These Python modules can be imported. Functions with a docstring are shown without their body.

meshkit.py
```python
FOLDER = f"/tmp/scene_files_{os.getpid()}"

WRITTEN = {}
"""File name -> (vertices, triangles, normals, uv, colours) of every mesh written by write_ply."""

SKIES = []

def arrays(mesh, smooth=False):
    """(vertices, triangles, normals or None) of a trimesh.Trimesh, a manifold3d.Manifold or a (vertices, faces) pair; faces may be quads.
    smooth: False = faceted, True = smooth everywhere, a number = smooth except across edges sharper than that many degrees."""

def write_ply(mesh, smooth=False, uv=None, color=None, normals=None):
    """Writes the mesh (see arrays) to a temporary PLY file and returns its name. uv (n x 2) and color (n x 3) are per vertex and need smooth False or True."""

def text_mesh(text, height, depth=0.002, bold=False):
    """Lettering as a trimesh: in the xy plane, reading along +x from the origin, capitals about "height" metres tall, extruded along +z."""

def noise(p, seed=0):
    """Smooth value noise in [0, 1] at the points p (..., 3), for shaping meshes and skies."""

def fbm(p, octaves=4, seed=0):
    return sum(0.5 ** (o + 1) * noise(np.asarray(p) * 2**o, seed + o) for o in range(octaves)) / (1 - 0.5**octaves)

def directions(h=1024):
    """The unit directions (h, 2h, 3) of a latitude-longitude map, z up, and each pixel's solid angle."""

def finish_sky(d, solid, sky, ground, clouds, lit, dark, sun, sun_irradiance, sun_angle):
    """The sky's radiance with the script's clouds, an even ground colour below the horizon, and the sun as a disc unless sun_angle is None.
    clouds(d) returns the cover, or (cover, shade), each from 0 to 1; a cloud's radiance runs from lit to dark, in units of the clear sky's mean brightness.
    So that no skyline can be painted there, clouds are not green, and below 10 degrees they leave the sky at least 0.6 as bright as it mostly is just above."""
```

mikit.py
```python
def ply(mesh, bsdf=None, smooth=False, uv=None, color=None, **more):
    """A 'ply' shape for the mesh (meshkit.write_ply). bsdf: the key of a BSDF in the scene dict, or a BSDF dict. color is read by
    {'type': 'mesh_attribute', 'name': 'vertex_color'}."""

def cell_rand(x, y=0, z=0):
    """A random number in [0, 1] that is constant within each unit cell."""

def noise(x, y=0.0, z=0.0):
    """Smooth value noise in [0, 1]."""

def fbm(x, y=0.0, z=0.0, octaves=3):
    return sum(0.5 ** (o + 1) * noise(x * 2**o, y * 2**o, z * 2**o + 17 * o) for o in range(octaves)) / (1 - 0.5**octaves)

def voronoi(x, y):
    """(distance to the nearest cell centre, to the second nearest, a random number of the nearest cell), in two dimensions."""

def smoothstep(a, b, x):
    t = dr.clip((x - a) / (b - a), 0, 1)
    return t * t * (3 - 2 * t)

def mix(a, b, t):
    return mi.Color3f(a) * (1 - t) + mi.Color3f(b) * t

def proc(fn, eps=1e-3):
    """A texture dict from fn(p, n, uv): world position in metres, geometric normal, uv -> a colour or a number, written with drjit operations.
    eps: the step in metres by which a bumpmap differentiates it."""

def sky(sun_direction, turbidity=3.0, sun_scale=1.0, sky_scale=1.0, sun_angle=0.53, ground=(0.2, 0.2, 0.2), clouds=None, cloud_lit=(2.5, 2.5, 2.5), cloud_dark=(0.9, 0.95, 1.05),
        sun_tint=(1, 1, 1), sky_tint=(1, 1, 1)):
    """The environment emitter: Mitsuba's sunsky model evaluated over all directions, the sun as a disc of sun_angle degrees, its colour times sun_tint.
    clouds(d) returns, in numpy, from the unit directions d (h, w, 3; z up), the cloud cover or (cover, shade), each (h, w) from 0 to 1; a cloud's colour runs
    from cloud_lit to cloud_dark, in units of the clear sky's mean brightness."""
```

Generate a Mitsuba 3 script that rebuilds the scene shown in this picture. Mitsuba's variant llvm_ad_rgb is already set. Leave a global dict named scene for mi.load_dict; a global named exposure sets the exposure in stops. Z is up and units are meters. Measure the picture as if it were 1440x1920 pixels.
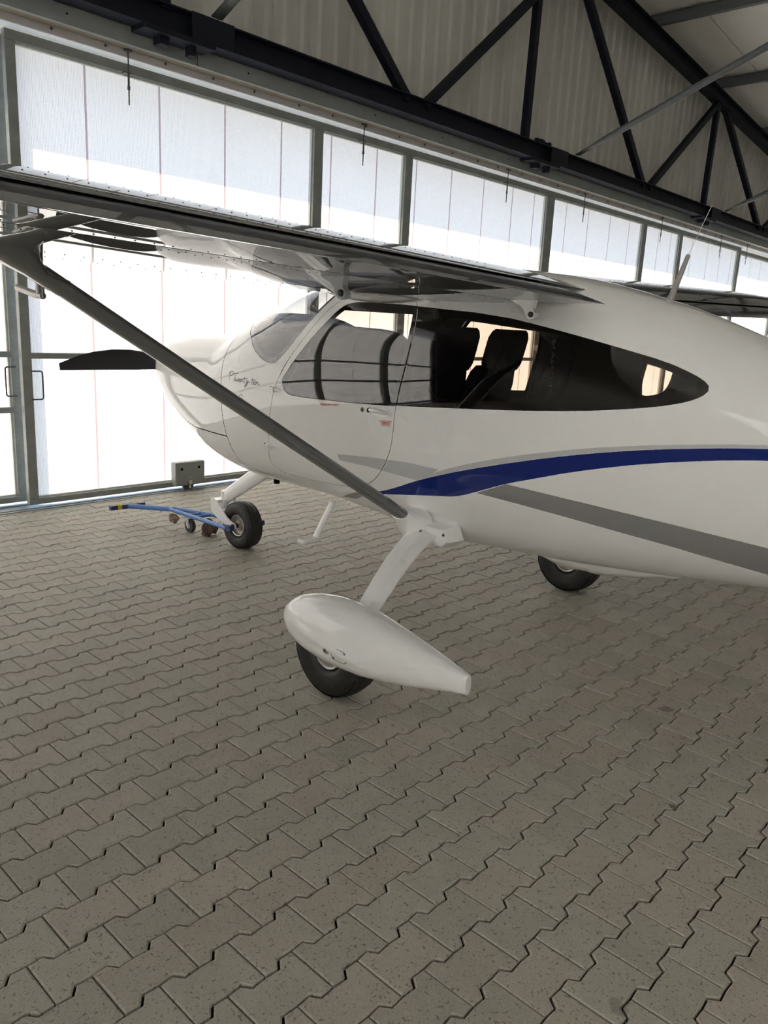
"""High-wing light aircraft parked in a hangar with translucent sliding doors."""
import math, random
import numpy as np
import trimesh
import mitsuba as mi
import drjit as dr
import mikit, meshkit
import shapely
from shapely.geometry import Polygon, LineString, Point, box as sbox
from shapely import affinity
from scipy.interpolate import PchipInterpolator

T = mi.ScalarTransform4f
scene, labels = {}, {}

# ------------------------------------------------------------------ camera, sky, exposure
CAM = np.array([0.0, 0.0, 1.5794])
FWD = np.array([0.71952, 0.65499, -0.23082]); UP = np.array([0.13605, 0.19299, 0.97172])
scene['camera'] = {'type': 'perspective', 'fov': math.degrees(2 * math.atan(720 / 1473.03)), 'fov_axis': 'x', 'near_clip': 0.02, 'far_clip': 300.0,
                   'to_world': T().look_at(origin=CAM.tolist(), target=(CAM + FWD).tolist(), up=UP.tolist())}
SUN_EL, SUN_AZ = math.radians(50), math.radians(40)          # azimuth: from the door normal (+y) towards -x
scene['sky'] = mikit.sky((-math.sin(SUN_AZ) * math.cos(SUN_EL), math.cos(SUN_AZ) * math.cos(SUN_EL), math.sin(SUN_EL)),
                         turbidity=4.0, sun_scale=0.74, sky_scale=1.0, ground=(0.33, 0.32, 0.30), sun_tint=(0.98, 1.0, 1.0), sky_tint=(1.05, 1.0, 0.945))
exposure = 3.66

# ------------------------------------------------------------------ materials
def rgb(*c): return {'type': 'rgb', 'value': [float(x) for x in c]}
def mat(name, d): scene[name] = {'type': 'twosided', 'bsdf': d}
def diffuse(name, c): mat(name, {'type': 'diffuse', 'reflectance': c if isinstance(c, dict) else rgb(*c)})
def gloss(name, c): mat(name, {'type': 'plastic', 'diffuse_reflectance': c if isinstance(c, dict) else rgb(*c), 'int_ior': 1.5})
def semi(name, c, a): mat(name, {'type': 'roughplastic', 'diffuse_reflectance': c if isinstance(c, dict) else rgb(*c), 'alpha': a, 'int_ior': 1.5})
def metal(name, c, rough, m=1.0): mat(name, {'type': 'principled', 'base_color': c if isinstance(c, dict) else rgb(*c), 'metallic': m, 'roughness': rough, 'specular': 0.5})

gloss('m_white', (0.87, 0.875, 0.86))
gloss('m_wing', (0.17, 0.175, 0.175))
gloss('m_blue', (0.008, 0.022, 0.17))
gloss('m_stripe_grey', (0.27, 0.27, 0.265))
gloss('m_stripe_pale', (0.55, 0.56, 0.56))
gloss('m_black_gloss', (0.006, 0.006, 0.007))
semi('m_black_semi', (0.012, 0.012, 0.014), 0.25)
semi('m_prop', (0.010, 0.011, 0.016), 0.35)
diffuse('m_black', (0.006, 0.006, 0.006))
diffuse('m_seam', (0.03, 0.03, 0.03))
diffuse('m_seat', mikit.proc(lambda p, n, uv: mi.Color3f(0.012, 0.012, 0.017) * (0.6 + 0.8 * mikit.noise(p.x * 300, p.y * 300, p.z * 300))))
diffuse('m_seat_text', (0.07, 0.07, 0.075))
diffuse('m_lining', (0.022, 0.022, 0.022))
diffuse('m_red', (0.55, 0.09, 0.07))
diffuse('m_print_grey', (0.12, 0.13, 0.14))
metal('m_chrome', (0.62, 0.61, 0.59), 0.22)
metal('m_bracket', (0.10, 0.105, 0.11), 0.4, 0.4)
metal('m_antenna', (0.34, 0.32, 0.31), 0.5, 0.1)
metal('m_hinge', (0.38, 0.39, 0.39), 0.4, 0.2)
metal('m_alu', (0.62, 0.60, 0.62), 0.4, 0.3)
metal('m_alu_strip', (0.85, 0.84, 0.86), 0.35, 0.2)
metal('m_bead', (0.66, 0.68, 0.64), 0.5, 0.1)
metal('m_gold', (0.72, 0.64, 0.42), 0.4, 0.2)

def galv(p, n, uv):
    a = mikit.fbm(p.x * 9, p.y * 9, p.z * 9) * 0.35 + mikit.noise(p.x * 60, p.y * 60, p.z * 60) * 0.12
    return mi.Color3f(0.30, 0.325, 0.315) * (0.72 + a)
metal('m_galv', mikit.proc(galv), 0.45, 0.35)
def galv_dark(p, n, uv):
    a = mikit.fbm(p.x * 7, p.y * 7, p.z * 7) * 0.3
    return mi.Color3f(0.33, 0.355, 0.345) * (0.8 + a)
metal('m_channel', mikit.proc(galv_dark), 0.5, 0.2)
metal('m_brown_steel', (0.30, 0.26, 0.19), 0.5, 0.2)
mat('m_truss', {'type': 'principled', 'base_color': mikit.proc(lambda p, n, uv: mi.Color3f(0.010, 0.012, 0.020) * (0.7 + 0.6 * mikit.fbm(p.x * 6, p.y * 6, p.z * 6))), 'roughness': 0.6, 'specular': 0.2})
def sheet(p, n, uv):
    streak = mikit.fbm(p.x * 3.1, p.z * 0.35, 4.0)
    return mi.Color3f(0.60, 0.60, 0.555) * (0.82 + 0.3 * streak)
diffuse('m_sheet', mikit.proc(sheet))
diffuse('m_roof', mikit.proc(lambda p, n, uv: mi.Color3f(0.82, 0.81, 0.77) * (0.88 + 0.22 * mikit.fbm(p.x * 0.8, p.y * 1.5, 1.0))))
diffuse('m_side_wall', (0.62, 0.62, 0.60))
semi('m_purlin', (0.13, 0.145, 0.15), 0.3)

def poly(p, n, uv):                                          # fluted twin-wall sheet: narrow webs, 11 mm apart
    f = p.x / 0.0115
    s = dr.abs(f - dr.floor(f) - 0.5) * 2
    web = mikit.smoothstep(0.55, 0.95, s)
    haze = 0.04 * mikit.fbm(p.x * 1.3, p.z * 0.5, 2.0)
    return mi.Color3f(0.93, 0.925, 0.925) * (1.0 - haze - 0.26 * web)
scene['m_poly'] = {'type': 'principledthin', 'base_color': mikit.proc(poly), 'roughness': 0.35, 'diff_trans': 1.15, 'spec_trans': 0.0, 'eta': 1.4}
scene['m_poly_plain'] = {'type': 'principledthin', 'base_color': rgb(0.93, 0.94, 0.94), 'roughness': 0.35, 'diff_trans': 1.9, 'spec_trans': 0.0, 'eta': 1.4}
scene['m_poly_joint'] = {'type': 'principledthin', 'base_color': rgb(0.46, 0.385, 0.405), 'roughness': 0.35, 'diff_trans': 1.05, 'spec_trans': 0.0, 'eta': 1.4}

scene['m_glass'] = {'type': 'thindielectric', 'int_ior': 1.5, 'specular_transmittance': rgb(0.84, 0.74, 0.66)}
scene['m_windshield'] = {'type': 'thindielectric', 'int_ior': 1.5, 'specular_transmittance': rgb(0.95, 0.96, 0.96)}

def tyre(p, n, uv):
    return mi.Color3f(0.013, 0.013, 0.013) * (0.7 + 0.6 * mikit.fbm(p.x * 40, p.y * 40, p.z * 40)) + mi.Color3f(0.012, 0.011, 0.009) * mikit.smoothstep(0.5, 0.8, mikit.fbm(p.x * 14, p.y * 14, p.z * 14))
semi('m_tyre', mikit.proc(tyre), 0.35)
metal('m_hub', (0.50, 0.47, 0.44), 0.4, 0.7)
semi('m_tow_blue', mikit.proc(lambda p, n, uv: mi.Color3f(0.11, 0.25, 0.62) * (0.8 + 0.35 * mikit.fbm(p.x * 25, p.y * 25, p.z * 25))), 0.25)
semi('m_tow_dark', (0.02, 0.045, 0.15), 0.35)
diffuse('m_tape', (0.55, 0.45, 0.06))
diffuse('m_rag', mikit.proc(lambda p, n, uv: mikit.mix((0.055, 0.035, 0.028), (0.20, 0.15, 0.12), mikit.fbm(p.x * 45, p.y * 45, p.z * 45))))
diffuse('m_rag_pale', mikit.proc(lambda p, n, uv: mikit.mix((0.16, 0.12, 0.09), (0.40, 0.33, 0.26), mikit.fbm(p.x * 45, p.y * 45, p.z * 45))))
semi('m_caster', (0.05, 0.05, 0.05), 0.3)
diffuse('m_apron', (0.33, 0.33, 0.32))
diffuse('m_bed', (0.020, 0.018, 0.015))

def paver(p, n, uv):
    grain = mikit.noise(p.x * 420, p.y * 420, 1.0)
    blot = mikit.fbm(p.x * 7.0, p.y * 7.0, uv.x * 40)
    tone = 0.84 + 0.12 * uv.x + 0.20 * blot + 0.22 * (grain - 0.5)
    pit = mikit.smoothstep(0.80, 0.90, mikit.noise(p.x * 190, p.y * 190, 7.0))
    c = mikit.mix((0.490, 0.477, 0.398), (0.515, 0.472, 0.402), mikit.smoothstep(0.35, 0.8, uv.y)) * tone
    def spot(x, y, r, k):
        d = dr.sqrt(dr.square(p.x - x) + dr.square(p.y - y)) + 0.03 * (mikit.noise(p.x * 50, p.y * 50, 3.0) - 0.5)
        return 1.0 - k * (1.0 - mikit.smoothstep(r * 0.7, r * 1.15, d))
    stain = spot(3.215, 1.190, 0.030, 0.40) * spot(2.52, 0.86, 0.014, 0.55) * spot(2.43, 0.48, 0.012, 0.45) * spot(1.60, .60, 0.02, 0.3)
    return c * (1.0 - 0.45 * pit) * stain
scene['m_paver'] = {'type': 'twosided', 'bsdf': {'type': 'bumpmap', 'scale': 1.0, 'arbitrary': mikit.proc(lambda p, n, uv: 0.0010 * mikit.noise(p.x * 260, p.y * 260, 5.0), eps=8e-4),
                    'bsdf': {'type': 'roughplastic', 'diffuse_reflectance': mikit.proc(paver), 'alpha': 0.5, 'int_ior': 1.35}}}

# ------------------------------------------------------------------ mesh helpers
class MB:
    def __init__(s): s.v, s.f, s.n = [], [], 0
    def add(s, v, f):
        s.v.append(np.asarray(v, float)); s.f.append(np.asarray(f, int) + s.n); s.n += len(v); return s
    def mesh(s, m): return s.add(m.vertices, m.faces)
    def box(s, a, b, ch=0.0):
        a, b = np.minimum(a, b), np.maximum(a, b)
        if ch <= 0: return s.mesh(trimesh.creation.box(bounds=[a, b]))
        pts = []
        for i in range(8):
            c = np.array([(b if i >> k & 1 else a)[k] for k in range(3)]); sg = np.array([-1 if i >> k & 1 else 1 for k in range(3)])
            for k in range(3):
                q = c + sg * ch; q[k] = c[k]; pts.append(q)
        return s.mesh(trimesh.convex.convex_hull(np.array(pts)))
    def tube(s, path, r, n=10, cap=True):
        path = np.asarray(path, float); r = np.broadcast_to(r, (len(path),))
        t = np.gradient(path, axis=0); t /= np.linalg.norm(t, axis=1, keepdims=True)
        up = np.array([0, 0, 1.0]) if abs(t[0, 2]) < .9 else np.array([1.0, 0, 0])
        a = np.cross(t[0], up); a /= np.linalg.norm(a); rings = []
        for i in range(len(path)):
            a = a - t[i] * np.dot(a, t[i]); a /= np.linalg.norm(a); b = np.cross(t[i], a)
            ang = np.arange(n) * 2 * np.pi / n
            rings.append(path[i] + r[i] * (np.cos(ang)[:, None] * a + np.sin(ang)[:, None] * b))
        return s.loft(rings, cap)
    def loft(s, rings, cap=True, closed=True):
        R = np.array(rings); m, n = R.shape[:2]; v = R.reshape(-1, 3); f = []
        for i in range(m - 1):
            for j in range(n if closed else n - 1):
                a, b = i * n + j, i * n + (j + 1) % n
                f += [[a, b, b + n], [a, b + n, a + n]]
        v = list(v)
        if cap:
            for i, flip in ((0, 1), (m - 1, 0)):
                c = len(v); v.append(R[i].mean(0))
                for j in range(n):
                    a, b = i * n + j, i * n + (j + 1) % n
                    f.append([b, a, c] if flip else [a, b, c])
        return s.add(v, f)
    def beam(s, p, q, w, h, up=(0, 0, 1)):
        """rectangular bar from p to q, w across, h along up"""
        p, q = np.asarray(p, float), np.asarray(q, float); t = (q - p) / np.linalg.norm(q - p)
        a = np.cross(t, up); a /= np.linalg.norm(a); b = np.cross(a, t)
        ring = lambda c: [c + x * a * w / 2 + y * b * h / 2 for x, y in ((-1, -1), (1, -1), (1, 1), (-1, 1))]
        return s.loft([ring(p), ring(q)])
    def lathe(s, prof, c, axis, n=32):
        """prof: (radius, along axis)"""
        axis = np.asarray(axis, float); axis /= np.linalg.norm(axis)
        a = np.cross(axis, [0, 0, 1.0] if abs(axis[2]) < .9 else [1.0, 0, 0]); a /= np.linalg.norm(a); b = np.cross(axis, a)
        ang = np.arange(n) * 2 * np.pi / n
        return s.loft([np.asarray(c) + axis * h + r * (np.cos(ang)[:, None] * a + np.sin(ang)[:, None] * b) for r, h in prof], cap=False)
    def prism(s, poly2d, fn, depth_vec):
        """2-D polygon -> fn(xy) plane, extruded by depth_vec"""
        m = trimesh.creation.extrude_polygon(poly2d, 1.0, engine='earcut')
        v = np.array([np.asarray(fn(x, y)) + np.asarray(depth_vec) * z for x, y, z in m.vertices]); return s.add(v, m.faces)
    def get(s):
        m = trimesh.Trimesh(np.vstack(s.v), np.vstack(s.f), process=False); return m

def numbered(key):
    if key not in scene and key not in labels and not any(k.startswith(key + '__') for k in scene): return key
    i = 1
    while f'{key}_{i:03d}' in scene or f'{key}_{i:03d}' in labels or any(k.startswith(f'{key}_{i:03d}__') for k in scene): i += 1
    return f'{key}_{i:03d}'
_count = {}
def add(key, mesh, bsdf, smooth=False, label=None, **kw):
    if key in scene:
        i = _count.get(key, 0) + 1
        while f'{key}_{i:03d}' in scene: i += 1
        _count[key] = i; key = f'{key}_{i:03d}'
    if isinstance(mesh, MB): mesh = mesh.get()
    if hasattr(mesh, 'analytic_normals') and smooth is True:
        scene[key] = {'type': 'ply', 'filename': meshkit.write_ply(mesh, True, normals=mesh.analytic_normals), 'face_normals': False, 'bsdf': {'type': 'ref', 'id': bsdf}}
    else: scene[key] = mikit.ply(mesh, bsdf, smooth=smooth, **kw)
    if label: labels.setdefault(key, {})['label'] = label
    return key
def thing(key, label, cat, group=None, kind=None):
    labels[key] = {'label': label, 'category': cat}
    if group: labels[key]['group'] = group
    if kind: labels[key]['kind'] = kind
def structure(key, label=None):
    labels[key] = {'kind': 'structure'}
    if label: labels[key]['label'] = label
def flipx(m, xc):
    v = np.array(m.vertices); v[:, 0] = 2 * xc - v[:, 0]; return trimesh.Trimesh(v, np.array(m.faces)[:, ::-1], process=False)
# ------------------------------------------------------------------ floor of bone-shaped pavers
X0, Y0, ROW, AMP = 0.9423, 1.4134, 0.13841, 0.0095
EDGE = 6.165
b = MB(); b.box((-7, -7, -0.10), (16, EDGE + .01, -0.012)); b.box((-7, EDGE + .01, -.1), (16, 6.9, -.03))
add('floor', b, 'm_bed'); structure('floor', 'grey interlocking concrete pavers of the hangar floor')
def stone_mesh(cx, cy, rnd, cut=None):
    h, a, g = ROW / 2, AMP, 0.0016
    h -= .0012; half = [(-.1, h + .0098), (-.0605, h + .0125), (-.0420, h - .0125), (0, h - .0100), (.0420, h - .0125), (.0605, h + .0125), (.1, h + .0098)]
    o = Polygon(half + [(x, -y) for x, y in half[::-1]]).buffer(-g, join_style=2)
    i = o.buffer(-.0042, join_style=2)
    if cut is not None:
        o = o.intersection(sbox(-1, -1, 1, cut - cy)); i = i.intersection(sbox(-1, -1, 1, cut - cy - .004))
    return o, i
_o, _i = stone_mesh(0, 0, 0)
def ring(p): return np.array(p.exterior.coords)[:-1]
RO, RI = ring(_o), ring(_i)
tri = np.array(trimesh.creation.triangulate_polygon(_i, engine='earcut')[1]); tv = np.array(trimesh.creation.triangulate_polygon(_i, engine='earcut')[0])
rs = np.random.default_rng(4)
def stone(cx, cy):
    n = len(RO); z = rs.normal(0, .0007); tx, ty = rs.normal(0, .004, 2)
    V, Fc = [], []
    def put(xy, zz): return [[cx + p[0], cy + p[1], zz + z + tx * p[0] + ty * p[1]] for p in xy]
    if cy + .085 > EDGE:
        o, i = stone_mesh(cx, cy, 0, EDGE)
        if o.is_empty or o.area < .002 or i.is_empty or o.geom_type != 'Polygon' or i.geom_type != 'Polygon': return None
        b = MB(); m = trimesh.creation.extrude_polygon(o, .02, engine='earcut'); m.vertices += [cx, cy, -.022 + z]; b.mesh(m)
        v2, f2 = trimesh.creation.triangulate_polygon(i, engine='earcut'); b.add(np.column_stack([v2[:, 0] + cx, v2[:, 1] + cy, np.full(len(v2), z)]), f2)
        return b.get()
    V += put(RO, -.014) + put(RO, -.0026) + put(RI, 0) + put(tv, 0)
    for k in range(n):
        j = (k + 1) % n
        for q in (0, n): Fc += [[q + k, q + j, q + n + j], [q + k, q + n + j, q + n + k]]
    Fc += (tri + 3 * n).tolist()
    return trimesh.Trimesh(np.array(V), np.array(Fc), process=False)
CW, CCW = None, None
stones = []
for k in range(-36, 62):
    for u in range(-70, 140):
        if (u + k) % 2: continue                     # joint T-points lie where u + k is odd, stone centres between them
        cx, cy = X0 + u * .1, Y0 - (k + .5) * ROW
        if not (-5.4 < cx < 14.2 and -6.5 < cy < EDGE + .06): continue
        stones.append((cx, cy))
def seen(c):
    q = np.array([c[0], c[1], 0]) - CAM; d = q @ FWD; r = np.cross(FWD, UP)
    if d < .2: return 0, False
    px, py = 720 + 1473 * (q @ r) / d, 960 - 1473 * (q @ UP) / d
    return d, (-60 < px < 1500 and 880 < py < 1990)
order = sorted(range(len(stones)), key=lambda i: (not seen(stones[i])[1], seen(stones[i])[0]))
parts = set(order[:300]); rest, rest_uv = MB(), []
for i, (cx, cy) in enumerate(stones):
    m = stone(cx, cy)
    if m is None: continue
    r = rs.random(2); uv = np.tile(r, (len(m.vertices), 1))
    if i in parts: add('floor__paver', m, 'm_paver', uv=uv)
    else: rest.mesh(m); rest_uv.append(uv)
k = add('floor__distant_pavers', rest, 'm_paver', uv=np.vstack(rest_uv)); labels[k] = {'kind': 'stuff'}

b = MB(); b.box((-9, 6.50, -.12), (28, 16, -.012)); add('floor__apron', b, 'm_apron')

# steel floor rail in front of the doors
b = MB(); b.box((-3.4, 6.172, -.02), (24, 6.205, .004), .001); b.box((-3.4, 6.205, -.02), (24, 6.235, -.008)); b.box((-3.4, 6.235, -.02), (24, 6.30, .003), .001)
b.box((-3.4, 6.30, -.02), (24, 6.40, -.006)); b.box((-3.4, 6.40, -.02), (24, 6.46, .003), .001)
add('trim_1', b, 'm_galv'); structure('trim_1', 'steel guide rail in the floor below the sliding doors')

# ------------------------------------------------------------------ sliding doors of translucent sheets
def bar(b, x0, x1, z0, z1, y0, depth=.055): b.box((x0, y0, z0), (x1, y0 + depth, z1), .003)
def door(n, y, posts, top=3.42, low=.075, rails=(1.19,), joints=None, label=None, first_joint=None, cut=None):
    """posts: list of (x0, x1) uprights; sheets fill the bays"""
    D = f'door_{n}'; structure(D, label)
    xl, xr = posts[0][0], posts[-1][1]
    b = MB(); bar(b, xl, xr, top, top + .07, y); bar(b, xl, xr, .028, low, y)
    add(D + '__frame', b, 'm_galv')
    for x0, x1 in posts: b = MB(); bar(b, x0, x1, low, top, y + .0005); add(D + '__upright', b, 'm_galv')
    for z in rails:
        for (a0, a1), (c0, c1) in zip(posts[:-1], posts[1:]):
            b = MB(); bar(b, a1, c0, z, z + .045, y + .002); add(D + '__rail', b, 'm_galv')
    for (a0, a1), (c0, c1) in zip(posts[:-1], posts[1:]):
        # thin bead around each bay
        b = MB()
        for bx in (((a1, y + .03, low), (a1 + .012, y + .06, top)), ((c0 - .012, y + .03, low), (c0, y + .06, top)), ((a1, y + .03, top - .014), (c0, y + .06, top)), ((a1, y + .03, low), (c0, y + .06, low + .014))): b.box(*bx)
        add(D + '__bead', b, 'm_bead')
        js = [x for x in joints if a1 + .05 < x < c0 - .05]
        edges = [a1] + js + [c0]
        for e0, e1 in zip(edges[:-1], edges[1:]):
            e0, e1 = e0 + (.009 if e0 in js else 0), e1 - (.009 if e1 in js else 0)
            v = [[e0, y + .058, low], [e1, y + .058, low], [e1, y + .058, top], [e0, y + .058, top]]
            add(D + '__panel', trimesh.Trimesh(v, [[0, 1, 2], [0, 2, 3]], process=False), 'm_poly')
        for x in js:
            b = MB(); b.add([[x - .009, y + .058, low], [x + .009, y + .058, low], [x + .009, y + .058, top], [x - .009, y + .058, top]], [[0, 1, 2], [0, 2, 3]]); add(D + '__joint_strip', b, 'm_poly_joint')
    return D
YA, YB = 6.24, 6.40
jA = [3.24, 3.89, 4.55, 5.20, 5.85, 6.52, 7.17, 7.81, 8.46, 9.10, 9.62]
D1 = door(1, YA, [(2.62, 2.695), (5.57, 5.69), (6.92, 7.04), (9.86, 9.95)], joints=jA, label='sliding door of milky fluted sheets behind the aircraft nose')
jB = [10.47, 11.11, 11.79, 12.44, 13.55, 14.05, 14.98, 15.75, 16.4, 17.0]
D2 = door(2, YA, [(9.955, 10.05), (12.83, 12.97), (14.30, 14.42), (17.22, 17.33)], joints=jB, label='sliding door of milky fluted sheets beyond the tail boom')
D0 = door(3, YB, [(-3.36, -3.28), (-1.78, -1.66), (-.35, -.23), (2.60, 2.68)], joints=[-2.9, -2.3, -1.1, .32, .9, 1.5, 2.05], rails=(.755, 1.19), label='sliding door of milky fluted sheets at the left edge')
D3 = door(4, YB, [(17.30, 17.40), (20.2, 20.3), (21.6, 21.7)], joints=[17.95, 18.6, 19.25, 20.9], label='farthest sliding door of milky fluted sheets')

# U-shaped pull handles
def u_handle(y, x0, x1, z0, z1):
    r = .018; p = [(x0, y, z0)]
    sx = 1 if x1 > x0 else -1
    for c, a0 in (((x1 - sx * r, z0 + r), -90), ((x1 - sx * r, z1 - r), 0)):
        for a in np.radians(np.linspace(a0, a0 + 90, 5)): p.append((c[0] + sx * r * math.cos(a), y, c[1] + r * math.sin(a)))
    p.append((x0, y, z1))
    return MB().tube(p, .006, 8)
add(D1 + '__handle', u_handle(YA - .012, 2.68, 2.768, .875, 1.095), 'm_bracket', True)
add(D0 + '__handle', u_handle(YB - .012, 2.63, 2.548, .890, 1.118), 'm_bracket', True)
# roller box at the foot of door 1
b = MB(); b.box((3.92, YA - .075, .045), (4.235, YA + .004, .262), .006); k = add(D1 + '__roller_box', b, 'm_galv')
for x, z in ((3.985, .20), (4.17, .205)): add(k + '__bolt', MB().lathe([(0, -.008), (.010, -.008), (.012, 0)], (x, YA - .076, z), (0, 1, 0), 10), 'm_black')
b = MB(); b.lathe([(0, -.02), (.02, -.02), (.022, .0)], (4.065, YA - .077, .075), (0, 1, 0), 14); b.tube([(4.065, YA - .085, .085), (4.063, YA - .09, .02)], .008); add(k + '__pin', b, 'm_chrome', 30)
b = MB(); b.lathe([(.0, -.02), (.055, -.02), (.055, .02), (0, .02)], (4.075, YA - .03, .050), (0, 1, 0), 20); add(k + '__roller', b, 'm_bracket', 30)

# header: channel, brown soffit, aluminium track, bright strip, trolley hangers
b = MB(); b.box((-3.4, 6.06, 3.575), (24, 6.07, 3.715), .002); b.box((-3.4, 6.06, 3.705), (24, 6.33, 3.715)); b.box((-3.4, 6.06, 3.575), (24, 6.105, 3.582))
add('trim_2', b, 'm_channel'); structure('trim_2', 'grey steel channel above the sliding doors')
b = MB(); b.box((-3.4, 6.11, 3.580), (24, 6.20, 3.594)); add('trim_2__soffit', b, 'm_brown_steel')
b = MB(); b.box((-3.4, 6.205, 3.525), (24, 6.225, 3.640)); add('trim_2__track', b, 'm_alu')
b = MB(); b.box((-3.4, 6.19, 3.594), (24, 6.204, 3.600)); add('trim_2__track_lip', b, 'm_gold')
b = MB(); b.add([[-3.4, 6.226, 3.488], [24, 6.226, 3.488], [24, 6.226, 3.53], [-3.4, 6.226, 3.53]], [[0, 1, 2], [0, 2, 3]]); add('trim_2__bright_strip', b, 'm_poly_plain')
for i, x in enumerate(np.arange(2.45, 18, .475)):
    add('trim_2__bolt', MB().lathe([(0, -.013), (.008, -.012), (.011, -.004), (.011, .002)], (x + .03 * math.sin(i * 2.3), 6.204, 3.562), (0, 1, 0), 10), 'm_bracket', 30)
for x in (3.00, 4.62, 6.22, 7.3, 8.6): add('trim_2__screw', MB().lathe([(0, -.006), (.006, -.006), (.007, 0)], (x, 6.06, 3.645), (0, 1, 0), 8), 'm_black')
b = MB(); b.box((4.10, 6.0585, 3.577), (4.104, 6.0605, 3.714)); add('trim_2__butt_joint', b, 'm_black')
for i, x in enumerate((3.555, 6.205, 8.815, 10.775, 13.40, 16.08, 17.52)):
    own = D1 if x < 9.95 else (D2 if x < 17.3 else D3)
    y = YA - .045
    b = MB(); b.box((x - .028, y - .02, 3.590), (x + .028, y + .02, 3.612), .003); b.box((x - .02, y - .016, 3.565), (x + .02, y + .016, 3.590), .004); b.box((x - .034, y - .012, 3.568), (x + .034, y + .012, 3.576), .002)
    b.tube([(x, y, 3.575), (x, y, 3.18)], .0055, 8); b.tube([(x, y, 3.41), (x, y, 3.31)], .0085, 8); b.tube([(x, y, 3.315), (x, y, 3.29)], .012, 8)
    b.box((x - .035, y - .004, 3.408), (x + .035, YA + .002, 3.418), .002)
    add(own + '__trolley_hanger', b, 'm_bracket')

# canopy outside that shades the upper part of the sheets
b = MB(); b.box((-14, 6.55, 3.62), (24, 6.87, 3.72)); add('trim_3', b, 'm_channel'); structure('trim_3', 'canopy above the doors outside')
b = MB(); b.box((-14, 6.33, 3.60), (24, 6.56, 3.74)); add('trim_3__back_flange', b, 'm_channel')

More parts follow.
